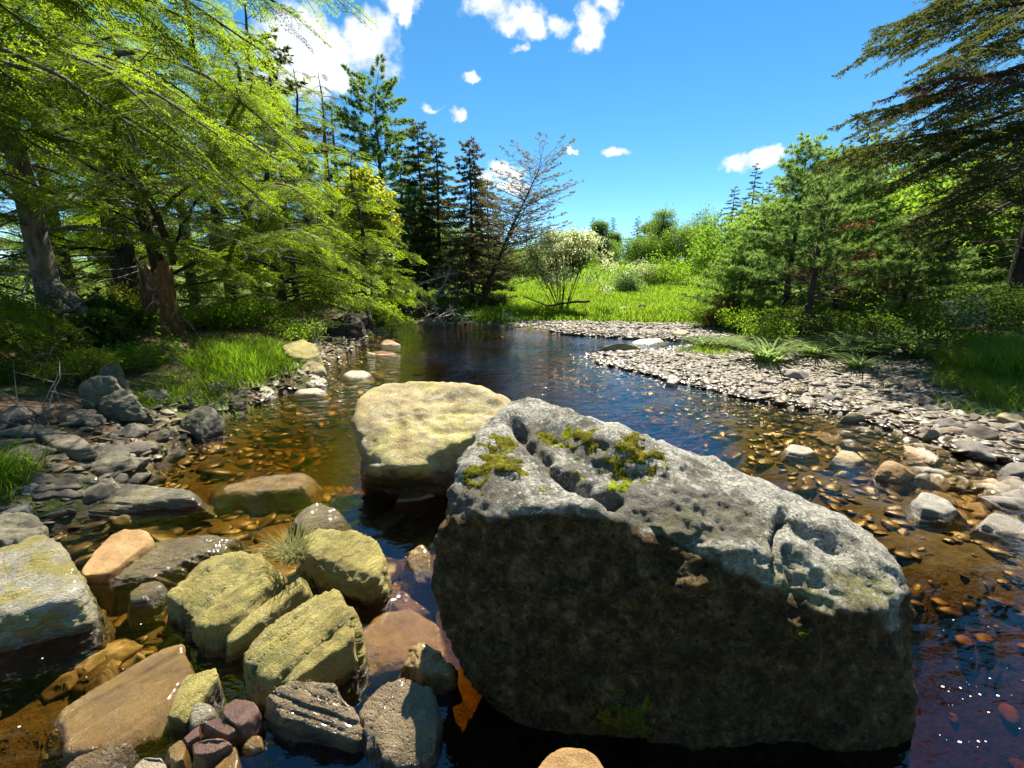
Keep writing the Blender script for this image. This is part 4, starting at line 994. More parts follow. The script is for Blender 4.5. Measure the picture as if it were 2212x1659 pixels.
def stones(n, pick, label, group, name, mat, size, sink=.25, cat='stone'):
    proto = [TPLH[k] for k in range(len(TPLH))]
    ms = []
    for v, f in proto:
        g = Geo(); g.add(v, t=f); ms.append(g.mesh(name, mat))
    for k in range(n):
        x, y, zz = pick()
        s = size() 
        o = link(name, ms[k % len(ms)], None, (x, y, zz + s * (.25 - sink)))
        o.rotation_euler = (rnd.gauss(0, .16), rnd.gauss(0, .16), rnd.uniform(0, 6.28)); o.scale = (s, s * rnd.uniform(.7, 1.1), s * rnd.uniform(.8, 1.3))
        tag(o, label, cat, group)
def picker(px0, px1, py0, py1, cond, zadd=0.0):
    def f():
        for _ in range(400):
            q = at(rnd.uniform(px0, px1), py0 + (py1 - py0) * rnd.random() ** .7, .05)
            T = terrain(np.array([[q[0], q[1]]]))
            if cond(q, *[float(np.ravel(t_)[-1] if i < 6 else 0) for i, t_ in enumerate(T)]): return q[0], q[1], float(T[0][0]) + zadd
        return q[0], q[1], float(T[0][0])
    return f
stones(150, picker(1300, 2212, 780, 1000, lambda q, z, sd, gr, a, b, dv, w: gr > .5 and sd > .02 and dv < .1), 'larger flat brownish stone lying in the shingle of the right gravel bar', 'larger stones on the gravel bar', 'bar_stone', M['shingle'], lambda: min(.26, max(.06, rnd.lognormvariate(math.log(.10), .4))))
stones(60, picker(1560, 2212, 850, 1140, lambda q, z, sd, gr, a, b, dv, w: -.9 < sd < -.02 and q[0] > 2.0), 'wet stone breaking the surface of the amber shallows beside the gravel bar', 'stones in the shallows by the bar', 'shallow_stone', M['shingle'], lambda: min(.12, max(.045, rnd.lognormvariate(math.log(.07), .3))), .15)
stones(26, picker(1120, 1560, 698, 735, lambda q, z, sd, gr, a, b, dv, w: gr > .5 and sd > .02 and q[1] > 10.6), 'small rock on the far gravel strip below the meadow grass', 'rocks on the far gravel strip', 'strip_rock', M['shingle'], lambda: rnd.uniform(.10, .22))
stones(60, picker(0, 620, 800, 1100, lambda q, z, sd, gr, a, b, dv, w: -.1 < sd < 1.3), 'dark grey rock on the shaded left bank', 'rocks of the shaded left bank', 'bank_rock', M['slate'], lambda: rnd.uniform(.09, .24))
stones(22, picker(560, 1060, 690, 760, lambda q, z, sd, gr, a, b, dv, w: 0 < sd < .6 and q[1] > 12), 'small grey rock at the far water edge under the spruces', 'rocks at the far water edge', 'shore_stone', M['grey_rock'], lambda: rnd.uniform(.12, .3))
def uw(q, z, sd, gr, a, b, dv, w): return sd < -.15
stones(70, picker(60, 800, 1000, 1659, uw), 'amber stone under clear water among the left foreground rocks', 'sunken stones of the left foreground', 'sunken_stone', M['bedstone'], lambda: rnd.uniform(.10, .22), .15)
stones(50, picker(1650, 2212, 900, 1250, lambda q, z, sd, gr, a, b, dv, w: -1.1 < sd < -.1), 'brown stone under the amber water at the right', 'sunken stones of the right shallows', 'sunken_stone', M['bedstone'], lambda: rnd.uniform(.10, .24), .15)
stones(14, picker(560, 1000, 740, 830, uw), 'orange stone under the water of the pool behind the tan boulder', 'sunken stones of the pool', 'sunken_stone', M['bedstone'], lambda: rnd.uniform(.16, .36), .0)

# foam flecks
g = Geo(); iv, itf = ico(2); g.add(iv * np.array([1, 1, .35]), t=itf); fm = g.mesh('foam_fleck', M['foam'])
for k in range(38):
    q = at(rnd.gauss(2110, 65), rnd.uniform(1330, 1650), 0.0)
    s = rnd.choice([.0007, .0008, .001, .0012, .0015, .0025, .004])
    o = link('foam_fleck', fm, None, (q[0], q[1], .0005)); o.scale = (s * rnd.uniform(1, 1.9), s, s)
    tag(o, 'white foam fleck drifting on dark water right of the huge boulder', 'foam', 'foam flecks right of the boulder')
for k in range(5):
    q = at(rnd.uniform(10, 330), rnd.uniform(1330, 1580), 0.0)
    s = rnd.choice([.0015, .002, .003])
    o = link('foam_fleck', fm, None, (q[0], q[1], .0005)); o.scale = (s * rnd.uniform(1, 1.9), s, s)
    tag(o, 'tiny white foam fleck on the dark water at lower left', 'foam', 'foam flecks at lower left')
# ------------------------------------------------------------------ vegetation
def rot_to(D, N):
    """rotation matrices whose columns are direction, side and normal"""
    D = norm(D); Y = norm(np.cross(N, D)); Z = np.cross(D, Y)
    return np.stack([D, Y, Z], -1)

def spray_template(seed, k=10, per=5, big=1.0):
    r = np.random.default_rng(seed); g = Geo()
    P, D, N, L, Wd = [], [], [], [], []
    S0, S1 = [], []
    def z(x): return -.13 * x * x
    for j in range(k):
        x = .06 + .88 * j / (k - 1)
        for sgn in (-1, 1):
            ln = .46 * (1 - x) ** .65 * r.uniform(.75, 1.15) + .05
            an = rad(r.uniform(42, 62)) * sgn
            d = np.array([math.cos(an), math.sin(an), -.10 + r.normal(0, .07)])
            b = np.array([x, 0, z(x)])
            S0.append(b); S1.append(b + d * ln)
            m = max(2, int(per * ln / .3))
            for q in range(m):
                s = (q + .6) / m
                p = b + d * ln * s + np.array([0, 0, -.10 * (ln * s) ** 2])
                a2 = an + rad(r.uniform(18, 45)) * (1 if q % 2 else -1)
                P.append(p); D.append((math.cos(a2), math.sin(a2), r.normal(-.05, .16))); N.append((r.normal(0, .35), r.normal(0, .35), 1)); L.append(r.uniform(.08, .13)); Wd.append(r.uniform(.026, .042))
            P.append(b + d * ln * .9); D.append(d); N.append((0, 0, 1)); L.append(.10); Wd.append(.035)
    P.append((.94, 0, z(.94))); D.append((1, 0, -.2)); N.append((0, 0, 1)); L.append(.1); Wd.append(.035)
    leaves(g, np.array(P), np.array(D), np.array(N), np.array(L) * big ** .5, np.array(Wd) * big)
    return np.concatenate(g.v), np.array(S0), np.array(S1)
SPR = [spray_template(k) for k in range(5)]
SPRL = [spray_template(20 + k, 8, 3, 1.55) for k in range(5)]
LITE = False

def add_sprays(gl, gt, P, D, N, L, twig=True):
    P = np.asarray(P, float); D = np.asarray(D, float); N = np.asarray(N, float); L = np.asarray(L, float)
    R = rot_to(D, N); ti = RG.integers(0, len(SPR), len(P))
    for k in range(len(SPR)):
        i = np.where(ti == k)[0]
        if not len(i): continue
        v, s0, s1 = (SPRL if LITE else SPR)[k]
        V = np.einsum('nij,vj->nvi', R[i], v) * L[i][:, None, None] + P[i][:, None]
        nv = len(v)
        q = np.arange(len(i) * nv).reshape(-1, 4)
        gl.add(V.reshape(-1, 3), q)
        if twig:
            tip = np.einsum('nij,j->ni', R[i], np.array([.95, 0, -.12])) * L[i][:, None] + P[i]
            sticks(gt, P[i], tip, .006 * L[i] + .001, .001)

def curve(P0, P1, sag=.2, k=9, wob=.03, curl=0.0, r=None):
    P0, P1 = np.asarray(P0, float), np.asarray(P1, float)
    s = np.linspace(0, 1, k)[:, None]
    L = np.linalg.norm(P1 - P0)
    p = P0 + (P1 - P0) * s
    p[:, 2] += (4 * sag * s * (1 - s))[:, 0] * L * .5 + curl * L * (s[:, 0] ** 3 - s[:, 0])
    w = (r or RG).normal(0, wob * L, (k, 3)); w[0] = 0; w[-1] = 0
    w = (w + np.roll(w, 1, 0) + np.roll(w, -1, 0)) / 3; w[0] = 0
    return p + w

def resample(pts, n):
    d = np.r_[0, np.cumsum(np.linalg.norm(np.diff(pts, axis=0), axis=1))]
    s = np.linspace(0, d[-1], n)
    return np.stack([np.interp(s, d, pts[:, k]) for k in range(3)], -1), d[-1]

def hemlock_branch(gl, gt, pts, dens=1.0, size=.55, bare=.25, r0=.03, dead=0.0, droop=.25):
    """a bough: wood tapering to its tip, flat drooping sprays on both sides"""
    q, L = resample(pts, max(5, int(L_ * 6) if (L_ := np.linalg.norm(np.diff(pts, axis=0), axis=1).sum()) > 0 else 5))
    n = len(q)
    tube(gt, q, np.linspace(r0, r0 * .12 + .002, n), 5)
    tan = norm(np.gradient(q, axis=0))
    m = max(4, int(L * 8.5 * dens))
    s = bare + (1 - bare) * np.sort(RG.random(m)) ** .85
    idx = np.clip((s * (n - 1)).astype(int), 0, n - 2); fr = (s * (n - 1) - idx)[:, None]
    P = q[idx] * (1 - fr) + q[idx + 1] * fr; T = tan[idx]
    side = norm(np.cross(T, np.array([0, 0, 1.0]))); sg = np.where(RG.random(m) < .5, -1.0, 1.0)[:, None]
    an = RG.uniform(.5, 1.15, m)[:, None]
    D = T * np.cos(an) + side * sg * np.sin(an); D[:, 2] -= RG.uniform(.0, 2 * droop, m)
    N = np.array([0, 0, 1.0]) + RG.normal(0, .28, (m, 3))
    Ls = size * RG.uniform(.6, 1.25, m) * (1.05 - .45 * s)
    add_sprays(gl, gt, P, D, N, Ls)
    # second tier: side boughs carrying their own sprays
    k = np.where(RG.random(m) < .45)[0]
    if len(k):
        ex = P[k] + norm(D[k]) * (Ls[k] * .85)[:, None]
        sticks(gt, P[k], ex, .006, .003)
        add_sprays(gl, gt, ex, D[k] + RG.normal(0, .25, (len(k), 3)) + np.array([0, 0, -.12]), N[k], Ls[k] * RG.uniform(.6, 1.0, len(k)))
    add_sprays(gl, gt, q[-1:], tan[-1:], np.array([[0, 0, 1.0]]), np.array([size * .8]))

def hemlock(loc, h, spread, label, seed, mats=('hemlock', 'bark'), lean=(0, 0), nb=46, base=.12, dens=1.0, size=.55, tr=None, explicit=(), deadn=10, group=None, prof=None, dirs=None, bend=None, lite=False):
    global RG, LITE
    LITE = lite; nb = int(nb * 1.12)
    RG = np.random.default_rng(seed)
    x, y = loc; z0 = gz(x, y) - .08
    o = empty('hemlock_tree', (x, y, z0), label, 'tree', group)
    org = np.array([x, y, z0])
    k = 12; t = np.linspace(0, 1, k)
    path = np.stack([lean[0] * t ** 1.3, lean[1] * t ** 1.3, t * h], -1)
    path[:, :2] += fbm(np.c_[t * 3 + seed, np.zeros((k, 2))], 2)[:, None] * .10 * np.minimum(1, t * 4)[:, None] * (1 + h * .05)
    if bend is not None: path[:, 0] += bend * np.sin(t * math.pi)
    tr = tr or h * .018
    gt = Geo(); rr = tr * (1 - t) ** .8 + .012; rr[0] *= 1.35
    tube(gt, path, rr, 9)
    gl = Geo(); gd = Geo()
    for i in range(nb):
        u = base + (1 - base) * (i + RG.random() * .8) / nb
        p0 = np.array([np.interp(u, t, path[:, c]) for c in range(3)])
        az = i * 2.39996 + RG.uniform(-.4, .4)
        if dirs is not None: az = RG.uniform(*dirs)
        f = (1 - u) ** .75 if prof is None else prof(u)
        L = spread * f * RG.uniform(.65, 1.1) + .25
        d = np.array([math.cos(az), math.sin(az), 0])
        p1 = p0 + d * L + np.array([0, 0, L * RG.uniform(-.30, .26)])
        hemlock_branch(gl, gt, curve(p0, p1, .22, wob=.02), dens, size * (.75 + .25 * f), r0=.008 + .009 * L)
    for P0, P1, sg, dn in explicit:
        p0 = np.array(P0) - org; p1 = np.array(P1) - org
        hemlock_branch(gl, gt, curve(p0, p1, sg, wob=.02), dn, size, r0=.010 + .009 * np.linalg.norm(p1 - p0), bare=.3)
    for i in range(int(deadn * 1.6)):
        u = RG.uniform(.05, .7); p0 = np.array([np.interp(u, t, path[:, c]) for c in range(3)])
        az = RG.uniform(0, 6.28); L = spread * RG.uniform(.3, .75)
        p1 = p0 + np.array([math.cos(az), math.sin(az), RG.uniform(-.45, .1)]) * L
        c = curve(p0, p1, .15, wob=.045)
        tube(gd, c, np.linspace(.016, .003, len(c)), 4)
        for j in range(3, 9):
            q = c[j]; e = q + norm(RG.normal(0, 1, 3) + np.array([0, 0, -.5])) * L * .22
            sticks(gd, [q], [e], .004, .001)
    gt.build('trunk', M[mats[1]], o); gl.build('crown', M[mats[0]], o)
    if deadn: gd.build('dead_branch', M['dead'], o)
    return o

def conifer_branch(gl, gt, pts, st, L=None, fol=1.0):
    """spruce / pine bough: side twigs clothed with needle tufts"""
    q, L = resample(pts, 8); n = 8
    sticks(gt, q[:-1], q[1:], np.linspace(st['br'] * L + .004, .004, n)[:-1], np.linspace(st['br'] * L + .004, .003, n)[1:])
    tan = norm(np.gradient(q, axis=0))
    m = max(3, int(L * st['tw']))
    s = st['bare'] + (1 - st['bare']) * (np.arange(m) + RG.random(m)) / m
    idx = np.clip((s * (n - 1)).astype(int), 0, n - 2); fr = (s * (n - 1) - idx)[:, None]
    P = q[idx] * (1 - fr) + q[idx + 1] * fr; T = tan[idx]
    side = norm(np.cross(T, np.array([0, 0, 1.0]))); sg = np.where(np.arange(m) % 2, -1.0, 1.0)[:, None]
    an = RG.uniform(.6, 1.15, m)[:, None]
    D = T * np.cos(an) + side * sg * np.sin(an); D[:, 2] += RG.normal(st['hang'], .18, m); D = norm(D)
    tl = np.clip(st['tl'] * L * (1.12 - s) * RG.uniform(.6, 1.2, m), st['lmin'], st['lmax'])
    sticks(gt, P, P + D * tl[:, None], .004, .0015)
    P = np.vstack([P, q[-1:]]); D = np.vstack([D, tan[-1:]]); tl = np.r_[tl, st['lmin']]
    keep = RG.random(len(P)) < fol
    P, D, tl = P[keep], D[keep], tl[keep]
    per = st['per']; m = len(P)
    if not m: return
    if st['kind'] == 'pine':
        u = np.where(RG.random((m, per)) < .5, 1.0, RG.uniform(.55, 1, (m, per)))
        pp = P[:, None] + D[:, None] * (tl[:, None] * u)[:, :, None]
        dd = D[:, None] * .75 + RG.normal(0, st['spread'], (m, per, 3)) + np.array([0, 0, .25])
    else:
        u = (np.arange(per)[None] + RG.random((m, per))) / per
        pp = P[:, None] + D[:, None] * (tl[:, None] * u)[:, :, None]
        sd = norm(np.cross(D, np.array([0, 0, 1.0])))[:, None]
        dd = D[:, None] * .7 + sd * np.where(np.arange(per) % 2, -.75, .75)[None, :, None] + RG.normal(0, st['spread'], (m, per, 3))
    nn = RG.normal(0, .6, (m, per, 3)) + np.array([0, 0, .8])
    leaves(gl, pp.reshape(-1, 3), dd.reshape(-1, 3), nn.reshape(-1, 3), RG.uniform(.7, 1.2, m * per) * st['ll'], st['lw'])

SPRUCE = dict(kind='spruce', br=.006, tw=12, bare=.10, hang=-.22, tl=.38, lmin=.14, lmax=.8, per=16, spread=.34, ll=.15, lw=.050)
PINE = dict(kind='pine', br=.008, tw=11, bare=.2, hang=.15, tl=.30, lmin=.12, lmax=.5, per=34, spread=.50, ll=.20, lw=.034)
PINEN = dict(kind='pine', br=.008, tw=13, bare=.15, hang=.12, tl=.30, lmin=.10, lmax=.5, per=44, spread=.55, ll=.14, lw=.014)
SPRUCEN = dict(SPRUCE, ll=.085, lw=.020, per=22, tw=12)

def conifer(name, loc, h, spread, label, seed, st=SPRUCE, mats=('spruce', 'bark'), lean=(0, 0), nb=60, base=.1, rise=-.1, droop=.15, prof=None, fol=1.0, tr=None, explicit=(), group=None, second=None, z0=None, dirs=None, deadlow=8):
    global RG
    RG = np.random.default_rng(seed)
    x, y = loc; z0 = (gz(x, y) - .06) if z0 is None else z0
    o = empty(name, (x, y, z0), label, 'tree', group)
    org = np.array([x, y, z0])
    k = 12; t = np.linspace(0, 1, k)
    path = np.stack([lean[0] * t ** 1.2, lean[1] * t ** 1.2, t * h], -1)
    path[:, 0] += fbm(np.c_[t * 3 + seed, np.zeros((k, 2))], 2) * .012 * h * np.minimum(1, t * 4) * (1 - t * .5)
    tr = tr or h * .013 + .02
    gt = Geo(); rr = tr * (1 - t) ** .85 + .008; rr[0] *= 1.3
    tube(gt, path, rr, 8)
    gl = Geo(); g2 = Geo()
    for i in range(nb):
        u = base + (1 - base) * ((i + RG.random() * .7) / nb) ** .9
        p0 = np.array([np.interp(u, t, path[:, c]) for c in range(3)])
        az = i * 2.39996 + RG.uniform(-.5, .5)
        if dirs is not None and RG.random() < dirs[2]: az = RG.uniform(dirs[0], dirs[1])
        f = ((1 - u) ** .85 + .04) if prof is None else prof(u)
        L = spread * f * RG.uniform(.6, 1.12) + .12
        s = np.linspace(0, 1, 7)[:, None]
        rs = rise + (.5 if u > .85 else 0) * (u - .85) / .15 + RG.normal(0, .06)
        p = p0 + np.array([math.cos(az), math.sin(az), 0]) * L * s
        p[:, 2] += (rs * s - droop * s ** 2 + .6 * droop * s ** 4)[:, 0] * L
        tgt = g2 if (second and RG.random() < second[1]) else gl
        conifer_branch(tgt, gt, p, st, fol=fol)
    for e in explicit:
        P0, P1, sg, dn = e[:4]
        tgt = g2 if len(e) > 4 else gl
        c = curve(np.array(P0) - org, np.array(P1) - org, sg, 9, .015)
        L = np.linalg.norm(c[-1] - c[0])
        tube(gt, c, np.linspace(.010 * L + .006, .005, 9), 5)
        n = int(L * 2.6 * dn)
        tn = norm(np.gradient(c, axis=0))
        for j in range(n):
            s = .18 + .82 * (j + RG.random()) / n; q = np.array([np.interp(s * 8, np.arange(9), c[:, a]) for a in range(3)])
            T = tn[min(8, int(s * 8))]; sd = norm(np.cross(T, [0, 0, 1.0])) * (1 if j % 2 else -1)
            an = RG.uniform(.55, 1.0); d = T * math.cos(an) + sd * math.sin(an) + np.array([0, 0, RG.uniform(-.45, -.02)])
            l2 = L * .36 * (1.12 - s) * RG.uniform(.7, 1.2) + .18
            conifer_branch(tgt, gt, np.array([q, q + norm(d) * l2 * .5, q + norm(d) * l2 + np.array([0, 0, -.04 * l2])]), st, fol=fol)
        conifer_branch(tgt, gt, c[5:], st, fol=fol)
    gt.build('trunk', M[mats[0 + 1]], o)
    if gl.n: gl.build('crown', M[mats[0]], o)
    if g2.n:
        c2 = g2.build('browned_foliage', M[second[0]], o)
    if deadlow:
        gd = Geo()
        for i in range(deadlow):
            u = RG.uniform(.04, max(.12, base * 1.6)); p0 = np.array([np.interp(u, t, path[:, c]) for c in range(3)])
            az = RG.uniform(0, 6.28); L = spread * RG.uniform(.3, .7)
            c = curve(p0, p0 + np.array([math.cos(az), math.sin(az), RG.uniform(-.3, .1)]) * L, .1, 7, .03)
            sticks(gd, c[:-1], c[1:], np.linspace(.012, .003, 7)[:-1], np.linspace(.012, .003, 7)[1:])
            for j in range(2, 7): 
                for _ in range(2): sticks(gd, [c[j]], [c[j] + RG.normal(0, .12 * L, 3)], .003, .001)
        gd.build('dead_branch', M['deadtwig'], o)
    return o

def broadleaf(name, loc, blobs, label, seed, mat='broad_far', bark='bark', nleaf=14000, leaf=.12, group=None, cat='tree', tr=.09, stems=1, shell=.55, z0=None, clump=.3, visible=True, asp=.6):
    """blobs: crown masses (x, y, z, rx, ry, rz) relative to the base; limbs run to each of them"""
    global RG
    RG = np.random.default_rng(seed)
    x, y = loc; z0 = (gz(x, y) - .05) if z0 is None else z0
    o = empty(name, (x, y, z0), label, cat, group)
    gt, gl = Geo(), Geo()
    B = np.array(blobs, float)
    vol = (B[:, 3] * B[:, 4] * B[:, 5]) ** .8
    zc = B[:, 2].min()
    fork = np.array([B[:, 0].mean() * .3, B[:, 1].mean() * .3, max(.12, zc * .45)])
    if visible and stems == 1:
        tube(gt, curve([0, 0, 0], fork, 0, 6, .02), np.linspace(tr * 1.2, tr * .8, 6), 8)
    for b, vl in zip(B, vol):
        base = fork if stems == 1 else np.array([RG.normal(0, .06), RG.normal(0, .06), 0]) + (np.array([b[0], b[1], 0]) * .12)
        c = curve(base, b[:3], .06, 7, .03)
        if visible and (stems == 1 or RG.random() < .25): tube(gt, c, np.linspace(tr * (.55 if stems == 1 else .38), tr * .10, 7), 5)
        nc = max(6, int(14 * vl / vol.mean()))
        u = RG.normal(size=(nc * 3, 3)); u = norm(u) * (shell + (1 - shell) * RG.random((nc * 3, 1)) ** .5)
        cl = b[:3] + u * b[3:6]
        if visible:
            kk = cl[:nc]; st = c[RG.integers(3, 7, len(kk))]
            mid = (st + kk) / 2 + RG.normal(0, .05, kk.shape)
            sticks(gt, st, mid, tr * .14, tr * .08); sticks(gt, mid, kk, tr * .08, tr * .02)
        nl = int(nleaf * vl / vol.sum()); ci = RG.integers(0, len(cl), nl)
        P = cl[ci] + RG.normal(0, clump * b[3:6].mean() * .55, (nl, 3))
        out = norm(P - b[:3])
        D = RG.normal(0, 1, (nl, 3)) + out * .6 + np.array([0, 0, -.3]); N = RG.normal(0, .6, (nl, 3)) + np.array([0, 0, .9])
        ll = RG.uniform(.6, 1.25, nl) * leaf
        leaves(gl, P, D, N, ll, ll * asp)
    if gt.n: gt.build('trunk' if stems == 1 else 'stems', M[bark], o)
    gl.build('crown' if cat == 'tree' else 'foliage', M[mat], o)
    return o

def dead_tree(name, loc, h, label, seed, lean=(0, 0), spread=1.2, nb=40, tr=.06, mat='deadtwig', base=.1, fol=0.0, leafm='twigleaf', rise=.25, droop=.25, tw=6, z0=None, prof=None):
    st = dict(kind='spruce', br=.006, tw=tw, bare=.15, hang=-.05, tl=.34, lmin=.1, lmax=.6, per=12, spread=.4, ll=.10, lw=.034)
    return conifer(name, loc, h, spread, label, seed, st, (leafm, mat), lean, nb, base, rise, droop, prof=prof, fol=fol, tr=tr, z0=z0, deadlow=0)

def XY(px, y, dz=0): 
    """ground point at depth y under picture column px (base row found from the terrain)"""
    py = 640.0
    for _ in range(12):
        p = aty(px, py, y); z = gz(p[0], y)
        v = np.array([[p[0], y, z]]); q = proj(v)[0]
        py = q[1]
        px2 = px
    p = aty(px, py, y)
    return float(p[0]), float(y)
def top_h(px, py, y, loc):
    """height of a thing at loc whose top shows at row py"""
    return float(aty(px, py, y)[2]) - gz(*loc)
# ------------------------------------------------------------------ left bank trees
A = lambda px, py, y: tuple(aty(px, py, y))
hemlock((-7.8, 7.4), 10.5, 3.6, 'big hemlock with a straight grey trunk at the left edge of the photo', 21, mats=('hemlock', 'bark_grey'), nb=48, base=.16, tr=.165, lean=(-.3, .2), deadn=16, dens=1.1,
        explicit=[((-7.3, 8.5, 3.9), A(330, 250, 6.2), .3, .8), ((-6.2, 10.6, 4.1), A(500, 190, 6.4), .12, 1.0), ((-7.4, 5.6, 5.2), A(400, 60, 6.0), .25, .7), ((-7.8, 7.4, 4.1), A(610, 350, 5.9), .2, 1.1), ((-6.2, 10.6, 3.1), A(650, 420, 6.4), .12, 1.0), ((-7.4, 5.6, 3.9), A(520, 400, 5.4), .25, .7), ((-7.8, 7.4, 4.6), A(480, 300, 5.2), .2, 1.1), ((-7.3, 8.5, 3.5), A(620, 480, 6.5), .3, .8), ((-7.4, 5.6, 4.1), A(430, 380, 5.0), .25, .7), ((-7.8, 7.4, 4.6), A(380, 300, 4.8), .2, 1.1), ((-7.3, 8.5, 4.8), A(660, 330, 6.6), .3, .8), ((-6.2, 10.6, 2.2), A(690, 520, 7.5), .12, 1.0), ((-7.8, 7.4, 4.7), A(380, 200, 6.6), .2, 1.1), ((-7.3, 8.5, 4.7), A(460, 260, 7.0), .3, .8), ((-6.2, 10.6, 4.4), A(540, 180, 7.2), .12, 1.0), ((-7.4, 5.6, 3.8), A(420, 330, 7.2), .25, .7), ((-7.3, 8.5, 4.7), A(330, 250, 6.8), .3, .8), ((-6.2, 10.6, 4.4), A(250, 180, 6.4), .12, 1.0), ((-7.4, 5.6, 3.7), A(500, 340, 7.2), .25, .7), ((-7.8, 7.4, 3.4), A(420, 330, 6.2), .2, 1.1), ((-6.2, 10.6, 4.8), A(520, 90, 6.4), .12, 1.0)])
hemlock((-7.4, 5.0), 9.0, 3.3, 'shady hemlock overhanging the left bank nearest the camera, trunk outside the photo', 22, mats=('hemlock', 'bark'), nb=44, base=.22, tr=.16, deadn=18,
        explicit=[((-7.4, 5.0, 4.2), A(420, 40, 4.6), .2, 1.3), ((-7.4, 5.0, 1.6), A(40, 790, 4.8), .1, 1.3), ((-7.4, 5.0, 2.0), A(110, 690, 5.4), .1, 1.3), ((-7.4, 5.0, 2.0), A(10, 690, 4.6), .1, 1.3), ((-7.4, 5.0, 1.2), A(70, 840, 4.6), .1, 1.3), ((-7.4, 5.0, 1.5), A(160, 760, 5.6), .1, 1.3), ((-7.4, 5.0, 4.8), A(560, 110, 5.2), .25, 1.2), ((-7.4, 5.0, 5.4), A(720, 10, 5.4), .2, .9), ((-7.4, 5.0, 2.6), A(120, 420, 4.2), .2, 1.0), ((-7.4, 5.0, 5.0), A(640, 40, 5.0), .25, .9), ((-7.4, 5.0, 4.6), A(60, 60, 4.6), .2, 1.1), ((-7.4, 5.0, 4.8), A(180, 30, 4.8), .2, 1.1), ((-7.4, 5.0, 4.0), A(60, 200, 4.4), .2, 1.1), ((-7.4, 5.0, 3.4), A(90, 330, 4.3), .2, 1.1), ((-7.4, 5.0, 3.7), A(250, 300, 4.9), .2, 1.1), ((-7.4, 5.0, 5.0), A(400, 110, 5.0), .2, 1.1)])
hemlock((-6.95, 8.9), 8.0, 3.0, 'leaning hemlock with several dark bare limbs rising behind the rotten stump', 23, nb=40, base=.2, tr=.13, lean=(-1.4, -1.0), deadn=26, bend=.25,
        explicit=[((-7.0, 8.8, 1.6), A(620, 520, 8.4), .1, 1.3), ((-7.1, 8.7, 2.4), A(600, 330, 8.0), .2, 1.2), ((-7.2, 8.6, 3.1), A(560, 300, 7.6), .2, 1.2), ((-7.0, 8.8, 1.2), A(560, 590, 8.0), .1, 1.2)])
hemlock((-5.9, 11.3), 5.2, 2.9, 'bushy yellow-green hemlock with low boughs over the water, right of the stump', 24, lite=True, nb=46, base=.06, tr=.10, deadn=10, dens=1.15,
        explicit=[((-5.8, 11.3, 1.1), A(800, 650, 10.6), .12, 1.4), ((-5.8, 11.3, 1.5), A(760, 610, 10.2), .15, 1.4), ((-5.8, 11.3, .9), A(700, 690, 10.2), .1, 1.3), ((-5.8, 11.3, 2.0), A(690, 560, 10.4), .2, 1.3), ((-5.8, 11.3, .8), A(620, 660, 9.6), .1, 1.3)])
hemlock((-4.9, 14.6), 5.6, 2.5, 'hemlock with drooping tips over the undercut bank, farthest of the light green ones', 25, lite=True, nb=44, base=.08, tr=.10, deadn=8, dens=1.1,
        explicit=[((-4.9, 14.6, 1.3), A(885, 640, 13.8), .15, 1.3), ((-4.9, 14.6, 1.6), A(870, 600, 14.2), .15, 1.3), ((-4.9, 14.6, 1.0), A(830, 690, 13.6), .1, 1.3), ((-4.9, 14.6, 2.2), A(840, 560, 14.0), .2, 1.2)])
hemlock((-9.4, 10.8), 12.0, 3.6, 'tall hemlock in the wood behind the straight grey trunk', 26, lite=True, nb=52, base=.10, tr=.2, deadn=12)
hemlock((-8.4, 13.2), 10.5, 3.0, 'tall hemlock in the wood behind the leaning one', 27, lite=True, nb=50, base=.10, tr=.16, deadn=12)
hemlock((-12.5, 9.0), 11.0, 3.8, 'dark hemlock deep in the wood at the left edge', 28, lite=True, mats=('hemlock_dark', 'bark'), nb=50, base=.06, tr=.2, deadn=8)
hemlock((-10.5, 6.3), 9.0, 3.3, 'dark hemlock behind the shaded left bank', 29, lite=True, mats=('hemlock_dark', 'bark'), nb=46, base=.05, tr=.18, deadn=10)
hemlock((-6.9, 15.5), 8.0, 2.4, 'slim hemlock behind the bushy yellow-green one', 30, lite=True, nb=46, base=.06, tr=.12, deadn=8)

l = XY(640, 13.5); conifer('spruce_tree', l, top_h(650, 75, 13.5, l), 1.5, 'thin tall spruce with a bare trunk and sparse tufts before the big white cloud', 41, SPRUCE, ('spruce', 'bark'), nb=40, base=.42, rise=-.05, droop=.25, fol=.8, tr=.10, prof=lambda u: .75 if u < .75 else .9 * (1 - u) * 3 + .1)
l = XY(560, 17); conifer('spruce_tree', l, top_h(560, 140, 17, l), 1.6, 'dark spruce in the wood left of the thin tall one', 42, SPRUCE, ('spruce', 'bark'), nb=60, base=.15)
l = XY(742, 16); dead_tree('dead_tree', l, top_h(748, 196, 16, l), 'tall bare dead tree with fine twigs left of the white pine', 43, spread=1.1, nb=44, tr=.07, base=.15, rise=.15, droop=.3, mat='deadtwig')
l = XY(840, 24); conifer('white_pine', l, top_h(845, 195, 24, l), 2.4, 'tall dark white pine with a forked ragged top, highest above the left bank', 44, PINE, ('pine', 'bark'), nb=58, base=.35, rise=.25, droop=.05, prof=lambda u: .45 + .55 * math.sin((u - .3) / .7 * 3.0) if u < .9 else .55, tr=.2)
l = XY(905, 21); conifer('white_pine', l, top_h(900, 430, 21, l) + .4, 2.0, 'small white pine between the spruces at the far bank', 45, PINE, ('pine', 'bark'), nb=44, base=.15, rise=.2, droop=.05)
l = XY(920, 22); conifer('spruce_tree', l, top_h(912, 262, 22, l), 2.2, 'dark green spruce nearest to the white pine at the far bank', 46, SPRUCE, ('spruce', 'bark'), nb=90, base=.10, rise=-.08, droop=.2)
